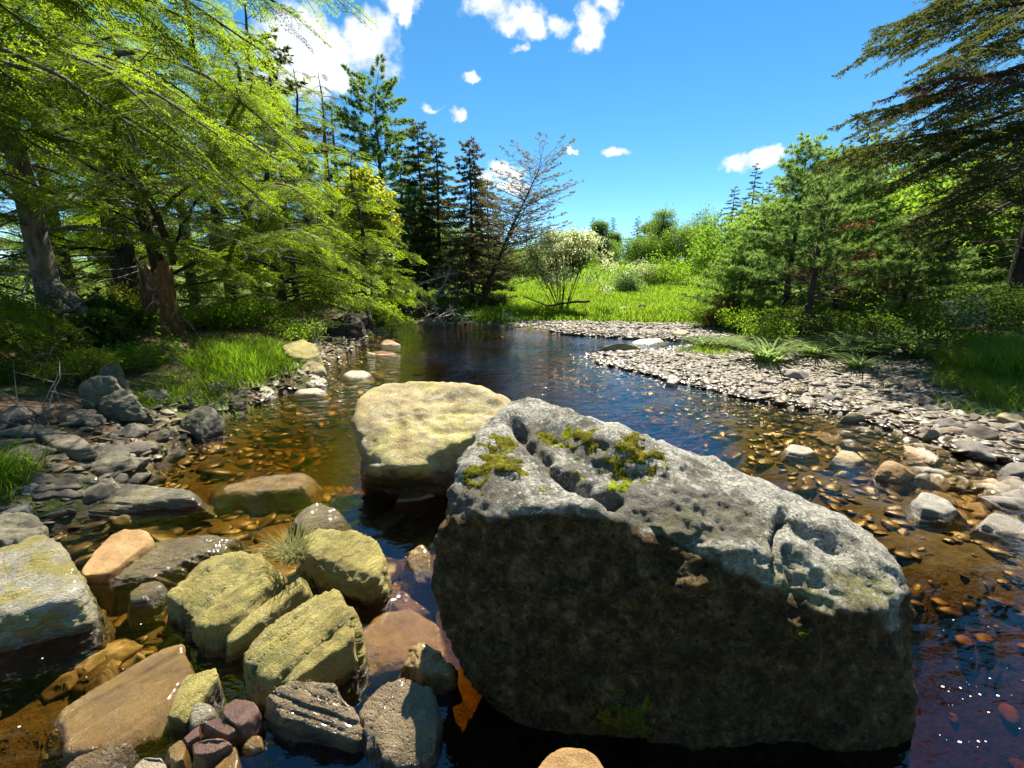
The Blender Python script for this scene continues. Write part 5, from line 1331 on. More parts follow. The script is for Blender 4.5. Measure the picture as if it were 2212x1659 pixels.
l = XY(955, 20.5); conifer('spruce_tree', l, top_h(948, 296, 20.5, l), 1.9, 'slim spruce second from the white pine', 47, SPRUCE, ('spruce', 'bark'), nb=84, base=.10, rise=-.05, droop=.2, fol=.9)
l = XY(1022, 19); conifer('spruce_tree', l, top_h(1015, 305, 19, l), 2.0, 'pointed brown-tinged spruce beside the leaning larch, nearest the water', 48, SPRUCE, ('spruce_brown', 'bark'), nb=100, base=.08, rise=-.02, droop=.18, fol=.85, second=('brown_needle', .22))
l = XY(1056, 23); conifer('spruce_tree', l, top_h(1050, 388, 23, l), 1.6, 'lower dark spruce half hidden behind the leaning larch', 49, SPRUCE, ('spruce', 'bark'), nb=60, base=.12, rise=-.05, droop=.18)
l = XY(880, 27); conifer('spruce_tree', l, top_h(880, 330, 27, l), 2.2, 'dark spruce farthest back between the white pine and the hemlocks', 50, SPRUCE, ('spruce', 'bark'), nb=66, base=.1)
l = XY(990, 18.2); dead_tree('dead_conifer', l, 2.6, 'low dead conifer with dense brown twigs under the browning spruces', 51, spread=1.5, nb=34, tr=.05, base=.12, fol=.6, leafm='brown_needle', rise=0, droop=.2)
l = XY(1040, 18.0)
pt = aty(1172, 345, 18.0); dead_tree('leaning_larch', l, float(pt[2]) - gz(*l), 'sparse brown larch leaning right over the far bank with two stems', 52, lean=(float(pt[0]) - l[0], .2), spread=2.5, nb=85, tr=.09, base=.12, fol=.7, prof=lambda u: .45 + .75 * math.sin(min(1, u * 1.05) * 3.14) ** .8 * (1 - .45 * u), rise=.35, droop=.12, mat='bark', tw=7)
l = XY(1030, 18.15); pt = aty(1148, 420, 18.2); dead_tree('leaning_larch', l, float(pt[2]) - gz(*l), 'thinner sparse stem leaning beside the brown larch', 53, lean=(float(pt[0]) - l[0], .4), spread=2.2, nb=60, tr=.06, base=.2, fol=.8, prof=lambda u: .45 + .7 * math.sin(min(1, u * 1.05) * 3.14), rise=.3, droop=.12, mat='bark')
l = XY(805, 17.5); zt = top_h(810, 355, 17.5, l)
broadleaf('maple_tree', l, [(0, 0, zt * .55, .75, .7, 1.0), (.35, 0, zt * .78, .7, .6, .65), (-.4, .1, zt * .85, .55, .5, .6), (.6, .1, zt * .62, .6, .5, .6), (.1, 0, zt * .92, .5, .4, .4)], 'bright yellow-green young maple lit by the sun under the white pine', 54, 'maple', nleaf=5200, leaf=.16, tr=.05, clump=.4, asp=.8)
l = XY(1214, 17.2)
rb = np.random.default_rng(5); bl = []
for k in range(64):
    a_ = rb.uniform(0, 6.28); R_ = 1.7 * math.sqrt(rb.random())
    top_ = 1.25 + 1.75 * math.sqrt(max(0, 1 - (R_ / 1.85) ** 2)) + rb.normal(0, .10)
    zz = top_ - (rb.uniform(0, 1.0) if k % 2 else rb.uniform(0, .15))
    bl.append((R_ * math.cos(a_) + .15, R_ * math.sin(a_) * .8, zz, rb.uniform(.2, .45), rb.uniform(.2, .4), rb.uniform(.10, .22)))
broadleaf('blossom_tree', l, bl, 'loose rounded pale blossoming tree with several bare lower stems on the far bank', 55, 'blossom', 'bark', nleaf=13000, leaf=.085, tr=.05, clump=.6, stems=5, shell=.3)
# ------------------------------------------------------------------ far trees
def far_spruce(px, top, y, seed, label, sp=1.8, mat='spruce', **k):
    l = XY(px, y); return conifer('spruce_tree', l, top_h(px, top, y, l), sp, label, seed, SPRUCE, (mat, 'bark'), nb=58, base=.06, deadlow=0, **k)
def far_pine(px, top, y, seed, label, sp=2.4, mat='pine', **k):
    l = XY(px, y); h = top_h(px, top, y, l); r = np.random.default_rng(seed); bl = []
    for j in range(26):
        u = r.uniform(.18, 1.0); R_ = sp * .55 * (1.08 - u) ** .55 * r.uniform(.3, 1.15); a_ = r.uniform(0, 6.28)
        bl.append((R_ * math.cos(a_), R_ * math.sin(a_), h * u * .97, sp * r.uniform(.16, .30), sp * r.uniform(.16, .30), h * r.uniform(.025, .055)))
    return broadleaf('white_pine', l, bl, label, seed, mat, nleaf=9000, leaf=.34, tr=.2, clump=.5, asp=.22, shell=.2)
def far_broad(px, top, y, seed, label, w=2.6, mat='broad_far', nleaf=9000, leaf=.2, name='broadleaf_tree', **k):
    l = XY(px, y); h = top_h(px, top, y, l); r = np.random.default_rng(seed)
    bl = [(r.uniform(-.6, .6) * w, r.uniform(-.4, .4) * w, h * r.uniform(.3, .8), w * r.uniform(.4, .62), w * r.uniform(.4, .6), h * r.uniform(.16, .24)) for _ in range(8)] + [(0, 0, h * .82, w * .5, w * .5, h * .2), (0, 0, h * .45, w * .8, w * .7, h * .28)]
    if k.get('cat') == 'bush': bl = [(r.uniform(-.7, .7) * w, r.uniform(-.5, .5) * w, h * r.uniform(.12, .6), w * .5, w * .5, h * .22) for _ in range(8)] + [(0, 0, h * .5, w * .75, w * .7, h * .42), (0, 0, h * .2, w * .95, w * .8, h * .2)]
    return broadleaf(name, l, bl, label, seed, mat, nleaf=nleaf, leaf=leaf, tr=.12, clump=.4, **k)
far_pine(1290, 478, 62, 61, 'dark pine standing alone beyond the meadow, right of the blossoming tree', 4.0)
far_pine(1318, 500, 66, 62, 'second dark pine beyond the meadow, lower than its neighbour', 3.8)
far_spruce(1372, 468, 70, 63, 'thin sparse conifer poking out of the far wood beyond the meadow', 2.2, fol=.7)
far_broad(1372, 512, 60, 64, 'rounded green tree at the far edge of the meadow', 3.6)
far_pine(1432, 452, 62, 65, 'broad pale green pine, highest of the wood beyond the meadow', 5.0, 'pine_light')
far_pine(1405, 470, 66, 66, 'pine at the left shoulder of the highest far pine', 4.2)
far_broad(1480, 480, 58, 67, 'light green leafy tree right of the highest far pine', 4.0)
far_broad(1512, 450, 64, 68, 'taller leafy tree before the dark pair of spruces', 3.4)
far_spruce(1568, 404, 48, 69, 'dark spruce, left and lower of the pointed pair', 2.4)
far_spruce(1607, 354, 48, 70, 'dark spruce, taller of the pointed pair against the white cloud', 2.0)
far_spruce(1640, 388, 50, 71, 'spruce just right of the pointed pair', 2.2, 'spruce_brown')
far_spruce(1666, 400, 54, 72, 'spruce right of the pointed pair, partly behind the tall young pine', 2.4)
far_broad(1432, 540, 34, 73, 'bright yellow-green round bush at the top of the meadow', 2.2, 'broad_bright', 5000, .14, name='bush', cat='bush', stems=6)
far_broad(1350, 568, 27, 74, 'round dark blue-green bush alone in the meadow', 1.05, 'pine', 5200, .09, name='bush', cat='bush', stems=6)
far_broad(1376, 556, 34, 75, 'low pale flowering shrub behind the round dark bush', 1.2, 'blossom', 3000, .12, name='shrub', cat='bush', stems=6)
far_broad(1520, 575, 40, 77, 'broad green shrub at the top right of the meadow', 1.8, 'broad', 5000, .16, name='shrub', cat='bush', stems=6)
far_broad(1180, 530, 44, 78, 'leafy tree glimpsed behind the leaning larch', 3.6)
far_broad(1120, 540, 40, 79, 'green tree glimpsed between the larch and the spruces', 3.2)
far_broad(960, 560, 36, 80, 'bright green tree glimpsed through the spruce trunks', 3.4, 'broad_bright')
far_broad(1230, 528, 52, 81, 'far leafy tree behind the blossoming tree', 3.0)
# ------------------------------------------------------------------ right bank trees
l = XY(1737, 10.2)
conifer('white_pine', l, 3.4, 2.0, 'young white pine with a dark straight trunk standing on the right bank', 91, dict(PINEN, bare=.42), ('pine', 'bark'), nb=40, base=.28, rise=.28, droop=.06, tr=.085, second=('orange_needle', .035), prof=lambda u: 1.0 - .65 * u, deadlow=22)
l = XY(1690, 13.5); conifer('white_pine', l, top_h(1715, 310, 13.5, l), 2.5, 'tall light green white pine with a thin bare leader behind the straight-trunked one', 92, PINEN, ('pine_light', 'bark'), nb=90, base=.10, rise=.28, droop=.04, tr=.09, deadlow=4)
l = XY(1590, 13.0); conifer('white_pine', l, 2.4, 1.7, 'low bushy pine at the right end of the meadow', 93, PINEN, ('pine_light', 'bark'), nb=56, base=.03, rise=.25, droop=.05, deadlow=3)
l = XY(1800, 15.5); conifer('white_pine', l, top_h(1800, 345, 15.5, l), 3.2, 'blue-green pine behind and right of the tall light green one', 95, PINEN, ('pine', 'bark'), nb=86, base=.12, rise=.25, droop=.04, deadlow=4)
l = XY(1812, 22); conifer('spruce_tree', l, top_h(1805, 255, 22, l), 1.8, 'thin spruce top rising above the pines under the big dark spruce', 96, SPRUCE, ('spruce', 'bark'), nb=60, base=.15, fol=.7)
l = XY(1836, 23); conifer('spruce_tree', l, top_h(1840, 290, 23, l), 1.7, 'second thin spruce top right of the first above the pines', 97, SPRUCE, ('spruce_brown', 'bark'), nb=54, base=.15, fol=.7)
l = XY(1760, 19); conifer('white_pine', l, top_h(1760, 330, 19, l), 3.2, 'dark pine between the tall light pine and the thin spruce tops', 98, PINE, ('pine', 'bark'), nb=90, base=.10, rise=.2, droop=.04, deadlow=0)
l = XY(1940, 11.5); conifer('white_pine', l, 2.7, 1.9, 'small pine with a slim trunk between the young pine and the rock outcrop', 99, PINEN, ('pine', 'bark'), nb=56, base=.2, rise=.25, droop=.06, tr=.06, deadlow=8)
l = XY(1850, 12.2); conifer('white_pine', l, 2.0, 1.3, 'low pine with orange dying needles behind the straight trunk', 100, PINEN, ('orange_needle', 'deadtwig'), nb=22, base=.3, rise=.25, droop=.06, deadlow=8, fol=.5)
for k, (px, tp, y, w, lb) in enumerate([(1880, 300, 20, 2.6, 'leafy light green tree under the lowest limbs of the dark spruce'), (1990, 270, 18, 3.0, 'tall leafy green tree behind the limbs of the dark spruce'), (2110, 300, 17, 3.0, 'leafy tree left of the dark spruce trunk'), (2210, 240, 20, 3.4, 'leafy tree behind the dark spruce at the right edge'), (1700, 420, 26, 2.8, 'mid green leafy tree behind the light green pines'), (1560, 490, 30, 2.8, 'leafy tree left of the low bushy pine'), (2050, 430, 13.5, 1.9, 'small leafy tree above the rock outcrop'), (1640, 440, 22, 2.8, 'leafy tree filling the gap behind the low bushy pine'), (1760, 360, 24, 3.4, 'broad leafy tree between the tall light pine and the blue-green one'), (1900, 400, 15, 2.4, 'leafy tree behind the slim pine trunk'), (1960, 340, 24, 3.6, 'tall far leafy tree seen between the limbs of the dark spruce')]):
    far_broad(px, tp, y, 110 + k, lb, w, 'broad' if k % 2 else 'broad_far', 12000, .15)
sx, sy = 11.6, 10.0
conifer('spruce_tree', (sx, sy), 11.5, 4.2, 'big dark spruce at the right edge with long limbs reaching over the gravel bar', 120, SPRUCEN, ('spruce', 'bark'), nb=40, base=.22, rise=-.12, droop=.2, tr=.30, second=('brown_needle', .12), deadlow=16,
    explicit=[((sx, sy, 7.2), A(1885, 105, 8.2), .05, .9), ((sx, sy, 6.2), A(1862, 245, 8.0), -.05, .9), ((sx, sy, 6.0), A(1960, 190, 7.6), .0, .85, 1), ((sx, sy, 5.4), A(1850, 330, 8.4), -.05, .85), ((sx, sy, 4.6), A(1815, 345, 8.8), .05, 1.1), ((sx, sy, 5.0), A(1930, 400, 8.0), .05, .85),
              ((sx, sy, 4.2), A(1960, 500, 8.6), .05, 1.1), ((sx, sy, 7.8), A(1960, 40, 8.4), .05, .9), ((sx, sy, 8.6), A(2020, 10, 8.8), .05, .85), ((sx, sy, 6.6), A(2040, 140, 7.0), .05, .9), ((sx, sy, 5.8), A(2080, 260, 6.6), .05, .9), ((sx, sy, 4.4), A(2060, 470, 7.4), .05, .85), ((sx, sy, 7.0), A(1900, 60, 9.0), .05, .85), ((sx, sy, 3.6), A(2030, 540, 8.4), .05, .9), ((sx, sy, 5.2), A(2150, 380, 6.4), .05, .85), ((sx, sy, 7.4), A(2160, 60, 7.0), .05, .9)])
conifer('spruce_tree', (15.5, 12.5), 11, 3.4, 'dark spruce behind the big one at the right edge', 121, SPRUCE, ('spruce', 'bark'), nb=60, base=.1, tr=.2)

# ------------------------------------------------------------------ stump, logs, roots
def bare_limbs(owner_label, limbs, mat, seed):
    """dead limbs that belong to a hemlock already standing"""
    global RG
    RG = np.random.default_rng(seed)
    o = [q for q in COL.objects if q.get('label') == owner_label][0]
    org = np.array(o.location)
    for pts, r0 in limbs:
        q, L = resample(np.array([A(*p) for p in pts]), 14)
        q = q - org + np.r_[np.zeros((1, 3)), RG.normal(0, .02, (13, 3))]
        g = Geo(); tube(g, q, np.linspace(r0, r0 * .25, 14), 6)
        for i in range(9):
            b = q[RG.integers(4, 14)]; d = norm(RG.normal(0, 1, 3) + np.array([.3, -.2, .0])) * RG.uniform(.25, .8)
            c = curve(b, b + d, RG.uniform(-.4, .4), 7, .05); tube(g, c, np.linspace(r0 * .3, .003, 7), 4)
            for j in range(2, 7): sticks(g, [c[j]], [c[j] + RG.normal(0, .10, 3)], .004, .001)
        g.build('dead_limb', M[mat], o)
LEAN = 'leaning hemlock with several dark bare limbs rising behind the rotten stump'
bare_limbs(LEAN, [([(375, 570, 8.6), (340, 470, 8.2), (300, 400, 7.8), (255, 300, 7.4), (262, 200, 7.2), (270, 140, 7.1)], .05), ([(380, 560, 8.6), (330, 430, 8.1), (290, 385, 7.9), (240, 330, 7.6)], .04), ([(372, 540, 8.6), (400, 470, 8.2), (440, 420, 7.8), (470, 330, 7.5), (440, 240, 7.2)], .03)], 'bark', 1)
bare_limbs(LEAN, [([(300, 400, 7.8), (400, 390, 7.2), (480, 400, 6.9), (540, 360, 6.8)], .018), ([(262, 200, 7.2), (330, 215, 6.8), (400, 280, 6.6), (450, 250, 6.5)], .018), ([(330, 440, 8.0), (420, 500, 7.4), (520, 520, 7.2), (640, 560, 7.2)], .016), ([(280, 350, 7.6), (200, 330, 6.9), (100, 300, 6.4), (10, 270, 6.0)], .016)], 'dead', 2)
bare_limbs('big hemlock with a straight grey trunk at the left edge of the photo', [([(70, 470, 7.4), (200, 400, 6.6), (300, 395, 6.2), (420, 420, 6.2)], .02), ([(60, 300, 7.4), (180, 350, 6.6), (330, 400, 6.2), (450, 395, 6.0)], .018), ([(60, 600, 7.2), (20, 700, 6.0), (60, 790, 5.4), (110, 830, 5.0)], .02)], 'dead', 3)
bare_limbs('tall hemlock in the wood behind the leaning one', [([(430, 250, 13), (520, 210, 12), (600, 300, 11.6), (640, 420, 11.4)], .03), ([(430, 330, 13), (560, 330, 12), (680, 330, 11.6), (760, 325, 11.5)], .025)], 'deadtwig', 4)

def stump():
    x, y = -6.75, 8.35; z0 = gz(x, y) - .1
    n, k = 28, 14; g = Geo(); v = []
    for j in range(k):
        t = j / (k - 1)
        for i in range(n):
            a = i / n * 2 * math.pi
            r = .27 * (1 + .45 * (1 - t) ** 4 - .12 * t)
            nz = float(perlin(np.array([[math.cos(a) * 2.2, math.sin(a) * 2.2, t * .8]]))[0]) + .5 * float(perlin(np.array([[math.cos(a) * 6, math.sin(a) * 6, t * 1.5]]))[0])
            r *= 1 + .12 * nz
            top = 1.35 + .28 * float(perlin(np.array([[math.cos(a) * 2.5 + 5, math.sin(a) * 2.5, 3.3]]))[0]) + .12 * float(perlin(np.array([[math.cos(a) * 9, math.sin(a) * 9, 1.0]]))[0])
            v.append((r * math.cos(a) + .06 * t, r * math.sin(a), t * top))
    for i in range(n): 
        a = i / n * 6.283; v.append((.09 * math.cos(a) + .05, .09 * math.sin(a), 1.0))
    q = [(j * n + i, j * n + (i + 1) % n, (j + 1) * n + (i + 1) % n, (j + 1) * n + i) for j in range(k) for i in range(n)]
    g.add(v, q)
    o = g.build('tree_stump', M['bark_red']); o.location = (x, y, z0)
    tag(o, 'broken rotten tree stump with red-brown wood on the left bank', 'stump')
stump()

def log(name, pts, r0, r1, label, mat='dead', cat='log', twigs=0, group=None, seed=0, tl=.4):
    global RG
    RG = np.random.default_rng(900 + seed)
    pts = np.array(pts, float); org = pts[0].copy()
    q, L = resample(pts, 12); q = q - org
    q += RG.normal(0, .02 * L / 3, q.shape)
    g = Geo(); tube(g, q, np.linspace(r0, r1, 12) * (1 + .12 * RG.normal(size=12)), 8)
    for i in range(twigs):
        b = q[RG.integers(2, 12)]; d = norm(RG.normal(0, 1, 3) + np.array([0, 0, .25])) * tl * RG.uniform(.4, 1.2)
        c = curve(b, b + d, .1, 6, .07); tube(g, c, np.linspace(r1 * .6, .003, 6), 4)
        for j in range(2, 6): sticks(g, [c[j]], [c[j] + RG.normal(0, .25 * tl, 3)], .005, .001)
    o = g.build(name, M[mat]); o.location = tuple(org)
    return tag(o, label, cat, group)
def G(px, py, z): 
    p = at(px, py, z); return (p[0], p[1], z)
log('fallen_log', [A(100, 618, 7.2), A(150, 640, 7.0), A(200, 690, 6.6), A(225, 720, 6.3)], .14, .06, 'dark fallen log with bleached broken branches beside the straight grey trunk', 'bark_grey', twigs=7, seed=1)
log('bleached_root', [A(118, 675, 6.8), A(160, 668, 6.7), A(172, 655, 6.7)], .05, .02, 'bleached forked root in front of the fallen log', 'dead', 'root', twigs=3, seed=2)
log('driftwood_branch', [A(40, 960, 3.7), A(80, 925, 3.7), A(100, 895, 3.8), A(110, 880, 3.9)], .035, .012, 'crooked grey driftwood branch in the shade of the left bank', 'dead', 'branch', twigs=7, seed=3, tl=.5)
log('driftwood_branch', [A(-20, 915, 3.6), A(50, 905, 3.6), A(120, 880, 3.9)], .03, .010, 'long dark stick lying over stones in the shade at left', 'deadtwig', 'branch', twigs=6, seed=4)
log('waterline_stick', [G(235, 1035, .12), G(300, 1000, .10), G(325, 985, .06)], .025, .010, 'dark stick at the water edge behind the golden-tipped slab', 'bark', 'branch', twigs=0, seed=5)
for k, (a, b, c) in enumerate([((905, 615), (945, 600), (985, 588)), ((900, 640), (935, 622), (970, 628)), ((930, 655), (960, 612), (975, 575)), ((880, 650), (915, 660), (945, 690)), ((950, 640), (990, 625), (1030, 640))]):
    log('bleached_root', [A(*a, 17.3), A(*b, 17.1), A(*c, 17.5)], .055, .018, 'bleached tangled root on the far bank under the spruces', 'dead', 'root', twigs=8, group='tangled roots on the far bank', seed=10 + k, tl=.7)
for k, (a, b, c) in enumerate([((755, 660), (762, 690), (760, 738)), ((722, 690), (724, 715), (720, 745)), ((742, 668), (748, 705), (752, 742)), ((795, 670), (800, 690), (792, 715)), ((772, 655), (776, 690), (783, 728)), ((765, 640), (760, 690), (775, 730)), ((735, 660), (738, 700), (745, 735)), ((785, 690), (780, 715), (790, 735)), ((712, 670), (705, 700), (715, 735))]):
    log('dark_root', [A(*a, 12.6), A(*b, 12.3), A(*c, 12.2)], .07, .03, 'dark root hanging down the undercut left bank', 'bark', 'root', twigs=4, group='roots of the undercut bank', seed=20 + k, tl=.4)
log('fallen_branch', [A(1275, 650, 16.5), A(1235, 652, 16.6), A(1180, 660, 16.7), A(1130, 640, 17)], .05, .015, 'dark fallen branch in the grass at the foot of the blossoming tree', 'bark', 'branch', twigs=3, seed=30)
log('weathered_stick', [G(1680, 762, .16), G(1720, 768, .12), G(1760, 764, .12)], .012, .006, 'thin stick on the gravel below the sedge clumps', 'deadtwig', 'branch', twigs=2, seed=31, tl=.2)
log('fallen_log', [A(1790, 722, 10.3), A(1900, 728, 10.2), A(2010, 735, 10.0)], .05, .03, 'thin dark log lying along the shaded right bank', 'bark', 'log', twigs=5, seed=32)
# undercut bank of dark earth
def bank(label, pts, zt, seed):
    """a ragged earth bank along a line of ground points"""
    P = np.array([at(px, py, 0)[:2] for px, py in pts]); k = 60
    P3, _ = resample(np.c_[P, np.zeros(len(P))], k); n = 14
    tan = norm(np.gradient(P3, axis=0)); out = np.stack([tan[:, 1], -tan[:, 0], np.zeros(k)], -1)
    V = []
    for j in range(n):
        s = j / (n - 1); h = zt * s ** .8
        rec = -.10 * math.sin(s * math.pi) + .0 * s - (.55 * max(0, s - .75) / .25)
        V.append(P3 + out * rec + np.array([0, 0, -.3 + (h + .3)]))
    V = np.stack(V, 1).reshape(-1, 3)
    ends = np.clip(np.minimum(np.arange(k), k - 1 - np.arange(k)) / 8, 0.15, 1).repeat(n)
    V[:, 2] = -.1 + (V[:, 2] + .1) * ends
    d = fbm(V * 2.6 + seed, 4) * .16 + fbm(V * 8 + seed, 3) * .06
    V = V + np.c_[np.repeat(out[:, :2], n, 0) * d[:, None], d * .5]
    q = [(a * n + j, (a + 1) * n + j, (a + 1) * n + j + 1, a * n + j + 1) for a in range(k - 1) for j in range(n - 1)]
    g = Geo(); org = np.array([P[:, 0].mean(), P[:, 1].mean(), 0]); g.add(V, q)
    o = g.build('earth_bank', M['soil'], origin=org); o.location = tuple(org)
    tag(o, label, 'bank', kind='structure')
bank('dark undercut earth bank held by roots at the bend on the left', [(683, 772), (705, 752), (745, 748), (788, 742), (796, 716), (790, 702)], .62, 1)
bank('dark earth bank under the tangled roots at the far end of the pool', [(795, 703), (830, 694), (880, 692), (935, 696), (980, 699)], .55, 2)
rock('brush_mound', 'low mound of pinkish dry needles and stones at the far water edge', 'mound', M['brush'], [(900, 690, .12), (930, 678, .24), (975, 672, .28), (1020, 676, .22), (1030, 688, .12), (960, 694, .08)], zbot=-.1, amp=.05, freq=4, sub=6, seed=92, p=8)
for k in range(9):
    px0 = 905 + 13 * k
    log('bleached_stick', [G(px0, 690, .12), G(px0 + rnd.uniform(-8, 18), 684, .34), G(px0 + rnd.uniform(0, 40), 676, .42)], .02, .008, 'bleached stick lying on the dry mound at the far water edge', 'dead', 'stick', twigs=3, group='sticks on the dry mound', seed=50 + k, tl=.4)

def outcrop():
    p = [aty(*q) for q in [(1970, 690, 11.6), (1985, 640, 11.8), (2020, 615, 12.2), (2060, 604, 12.4), (2110, 608, 12.4), (2145, 630, 12.0), (2150, 690, 11.4), (2060, 700, 11.2)]]
    p = p + [q + np.array([.3, 1.6, -.2]) for q in p] + [np.array([q[0], q[1], .2]) for q in p]
    v, f = hull_surface(p, 6, 14); v = rough_up(v, f, .14, 1.6, None, 93)
    org = np.array([v[:, 0].mean(), v[:, 1].mean(), 0.0]); g = Geo(); g.add(v, t=f)
    tag(link('rock_outcrop', g.mesh('rock_outcrop', M['grey_rock'], True, org), None, tuple(org)), 'big grey rock outcrop among bushes left of the dark spruce trunk', 'rock')
outcrop()

# ------------------------------------------------------------------ low plants
def blades(g, P, h, w, lean=.35, seg=3, arch=.5, wide=1.0):
    """bent grass blades from points P"""
    P = np.asarray(P, float); m = len(P)
    az = RG.uniform(0, 6.283, m); d = np.stack([np.cos(az), np.sin(az), np.zeros(m)], -1); sd = np.stack([-np.sin(az), np.cos(az), np.zeros(m)], -1)
    ln = RG.uniform(.2, 1, m) * lean; h = np.broadcast_to(h, (m,)) * RG.uniform(.6, 1.15, m)
    vs = []
    for j in range(seg + 1):
        s = j / seg; wj = w * (1 - s ** 1.5) + .0006
        c = P + d * (h * (ln * s + arch * s * s))[:, None] + np.array([0, 0, 1.0]) * (h * (s - .45 * arch * s * s * (1 + .6 * s)))[:, None]
        if j < seg: vs += [c - sd * wj * .5, c + sd * wj * .5]
        else: vs += [c]
    v = np.stack(vs, 1); k = v.shape[1]
    b = np.arange(m)[:, None] * k
    q = np.concatenate([b + np.array([[2 * j, 2 * j + 1, 2 * j + 3, 2 * j + 2]]) for j in range(seg - 1)])
    t = b + np.array([[2 * seg - 2, 2 * seg - 1, 2 * seg]])
    g.add(v.reshape(-1, 3), q, t)

RG = np.random.default_rng(77)
P, z, sd, gr, ga, li, dv, w = sample(150000, -6, 14, 12.5, 34)
ok = (ga > .5) & (gr < .5) & (sd > .12) & (w[2] > .3) & ((RG.random(len(P)) < 1.3 - P[:, 1] * .022))
P, z = P[ok], z[ok]
hh = .30 + .18 * fbm(np.c_[P * .5, np.zeros(len(P))], 3)
g = Geo(); blades(g, np.c_[P, z - .02], np.clip(hh, .12, .6), .020 + .0006 * P[:, 1].mean(), .35, 3, .3)
tag(g.build('meadow_grass', M['grass'], smooth=False), 'tall bright green meadow grass', 'grass', kind='stuff')
RG = np.random.default_rng(78)
P, z, sd, gr, ga, li, dv, w = sample(60000, -14, 60, 30, 70)
ok = (ga > .5) & (sd > .5); P, z = P[ok][:42000], z[ok][:42000]
g = Geo(); blades(g, np.c_[P, z - .02], .5, .07, .4, 2, .3)
tag(g.build('upland_grass', M['grass'], smooth=False), 'green grass of the upper meadow', 'grass', kind='stuff')

def tuft(name, label, loc, n, h, w, r, mat, lean=.6, arch=.5, group=None, cat='grass', seed=0, z=None, seg=4):
    global RG
    RG = np.random.default_rng(500 + seed)
    x, y = loc; z0 = gz(x, y) if z is None else z
    a = RG.uniform(0, 6.283, n); rr = r * np.sqrt(RG.random(n))
    px_, py_ = rr * np.cos(a), rr * np.sin(a)
    zz = terrain(np.c_[px_ + x, py_ + y])[0] - z0 if z is None else np.zeros(n)
    g = Geo(); blades(g, np.c_[px_, py_, zz - .01], h, w, lean, seg, arch)
    o = g.build(name, M[mat], smooth=False); o.location = (x, y, z0)
    return tag(o, label, cat, group)
# bank grass on the left
q = at(632, 1190, .24); tuft('grass_tuft', 'tuft of pale thin grass growing between the foreground slabs', (q[0], q[1]), 240, .17, .0035, .05, 'grass_dry', .8, .45, z=.20, seed=1)
lb = [(470, 800, 1.0), (520, 790, 1.1), (560, 775, 1.0), (600, 770, .9), (540, 800, .9), (490, 770, .8), (620, 785, .6), (585, 795, .7), (455, 845, .5), (400, 850, .5), (505, 815, .8), (560, 760, .8), (440, 820, .5)]
for k, (px, py, s) in enumerate(lb):
    q = at(px, py, .25)
    tuft('grass_clump', 'bright green grass clump on the sunny left bank', (q[0], q[1]), int(520 * s), .34 * s + .05, .007, .42, 'grass_bank', .5, .45, 'grass clumps on the left bank', seed=10 + k)
for k, (px, py, s) in enumerate([(10, 1010, .7), (-20, 1030, .7), (285, 865, .4), (265, 880, .4)]):
    q = at(px, py, .3)
    tuft('grass_clump', 'green grass clump between shaded rocks at the left edge' if k < 2 else 'small grass clump among the dark boulders in shade', (q[0], q[1]), 300, .30 * s + .05, .006, .2, 'grass_bank', .6, .5, 'grass among the shaded rocks' if k < 2 else 'small grass among dark boulders', seed=40 + k)
# arching sedge clumps along the right bar
SE = [(1655, 775, 1.15, 'pale arching sedge clump, leftmost of the row along the gravel bar'), (1757, 770, 1.05, 'arching sedge clump, second of the row along the gravel bar'), (1825, 768, 1.25, 'broad arching sedge clump, left one of the touching pair'), (1885, 766, 1.3, 'broad arching sedge clump, right one of the touching pair'), (1856, 793, .7, 'small upright sedge plant standing in front of the row on the gravel'), (1985, 775, 1.25, 'bluish sedge clump half in the shade of the bushes'), (2010, 750, 1.0, 'sedge clump in shade behind the bluish one'), (1560, 742, .9, 'sedge clump nearest the side channel'), (1520, 742, .9, 'tall sedge clump at the mouth of the side channel'), (1600, 748, .7, 'low sedge clump between the channel and the row')]
for k, (px, py, s, lbl) in enumerate(SE):
    q = at(px, py, .18)
    tuft('sedge_clump', lbl, (q[0], q[1]), 120, .58 * s, .042 * s, .14 * s, 'sedge', .9, .75, 'sedge clumps of the gravel bar', 'plant', seed=60 + k, seg=5)
for k, (px, py, s) in enumerate([(2140, 800, 1.2), (2190, 810, 1.4), (2100, 790, 1.1), (2170, 780, 1.4), (2230, 800, 1.3), (2095, 812, .7), (2130, 770, 1.2), (2200, 840, .8), (2115, 845, .35)]):
    q = at(px, py, .3)
    tuft('tall_grass_clump', 'tall soft green grass clump at the right edge behind the shingle' if s > .5 else 'small grass clump rooted in the shingle at right', (q[0], q[1]), int(620 * s), .62 * s, .006, .38, 'grass_soft', .5, .55, 'tall grass at the right edge' if s > .5 else None, seed=80 + k)
for k in range(16):
    px = 1500 + 620 * k / 15; q = at(px, 736 + 6 * math.sin(k * 2.1), .3)
    tuft('bank_grass', 'dark green bank grass between the gravel bar and the trees', (q[0], q[1]), 240, .24, .007, .35, 'grass_bank', .5, .5, 'bank grass behind the gravel bar', seed=100 + k)
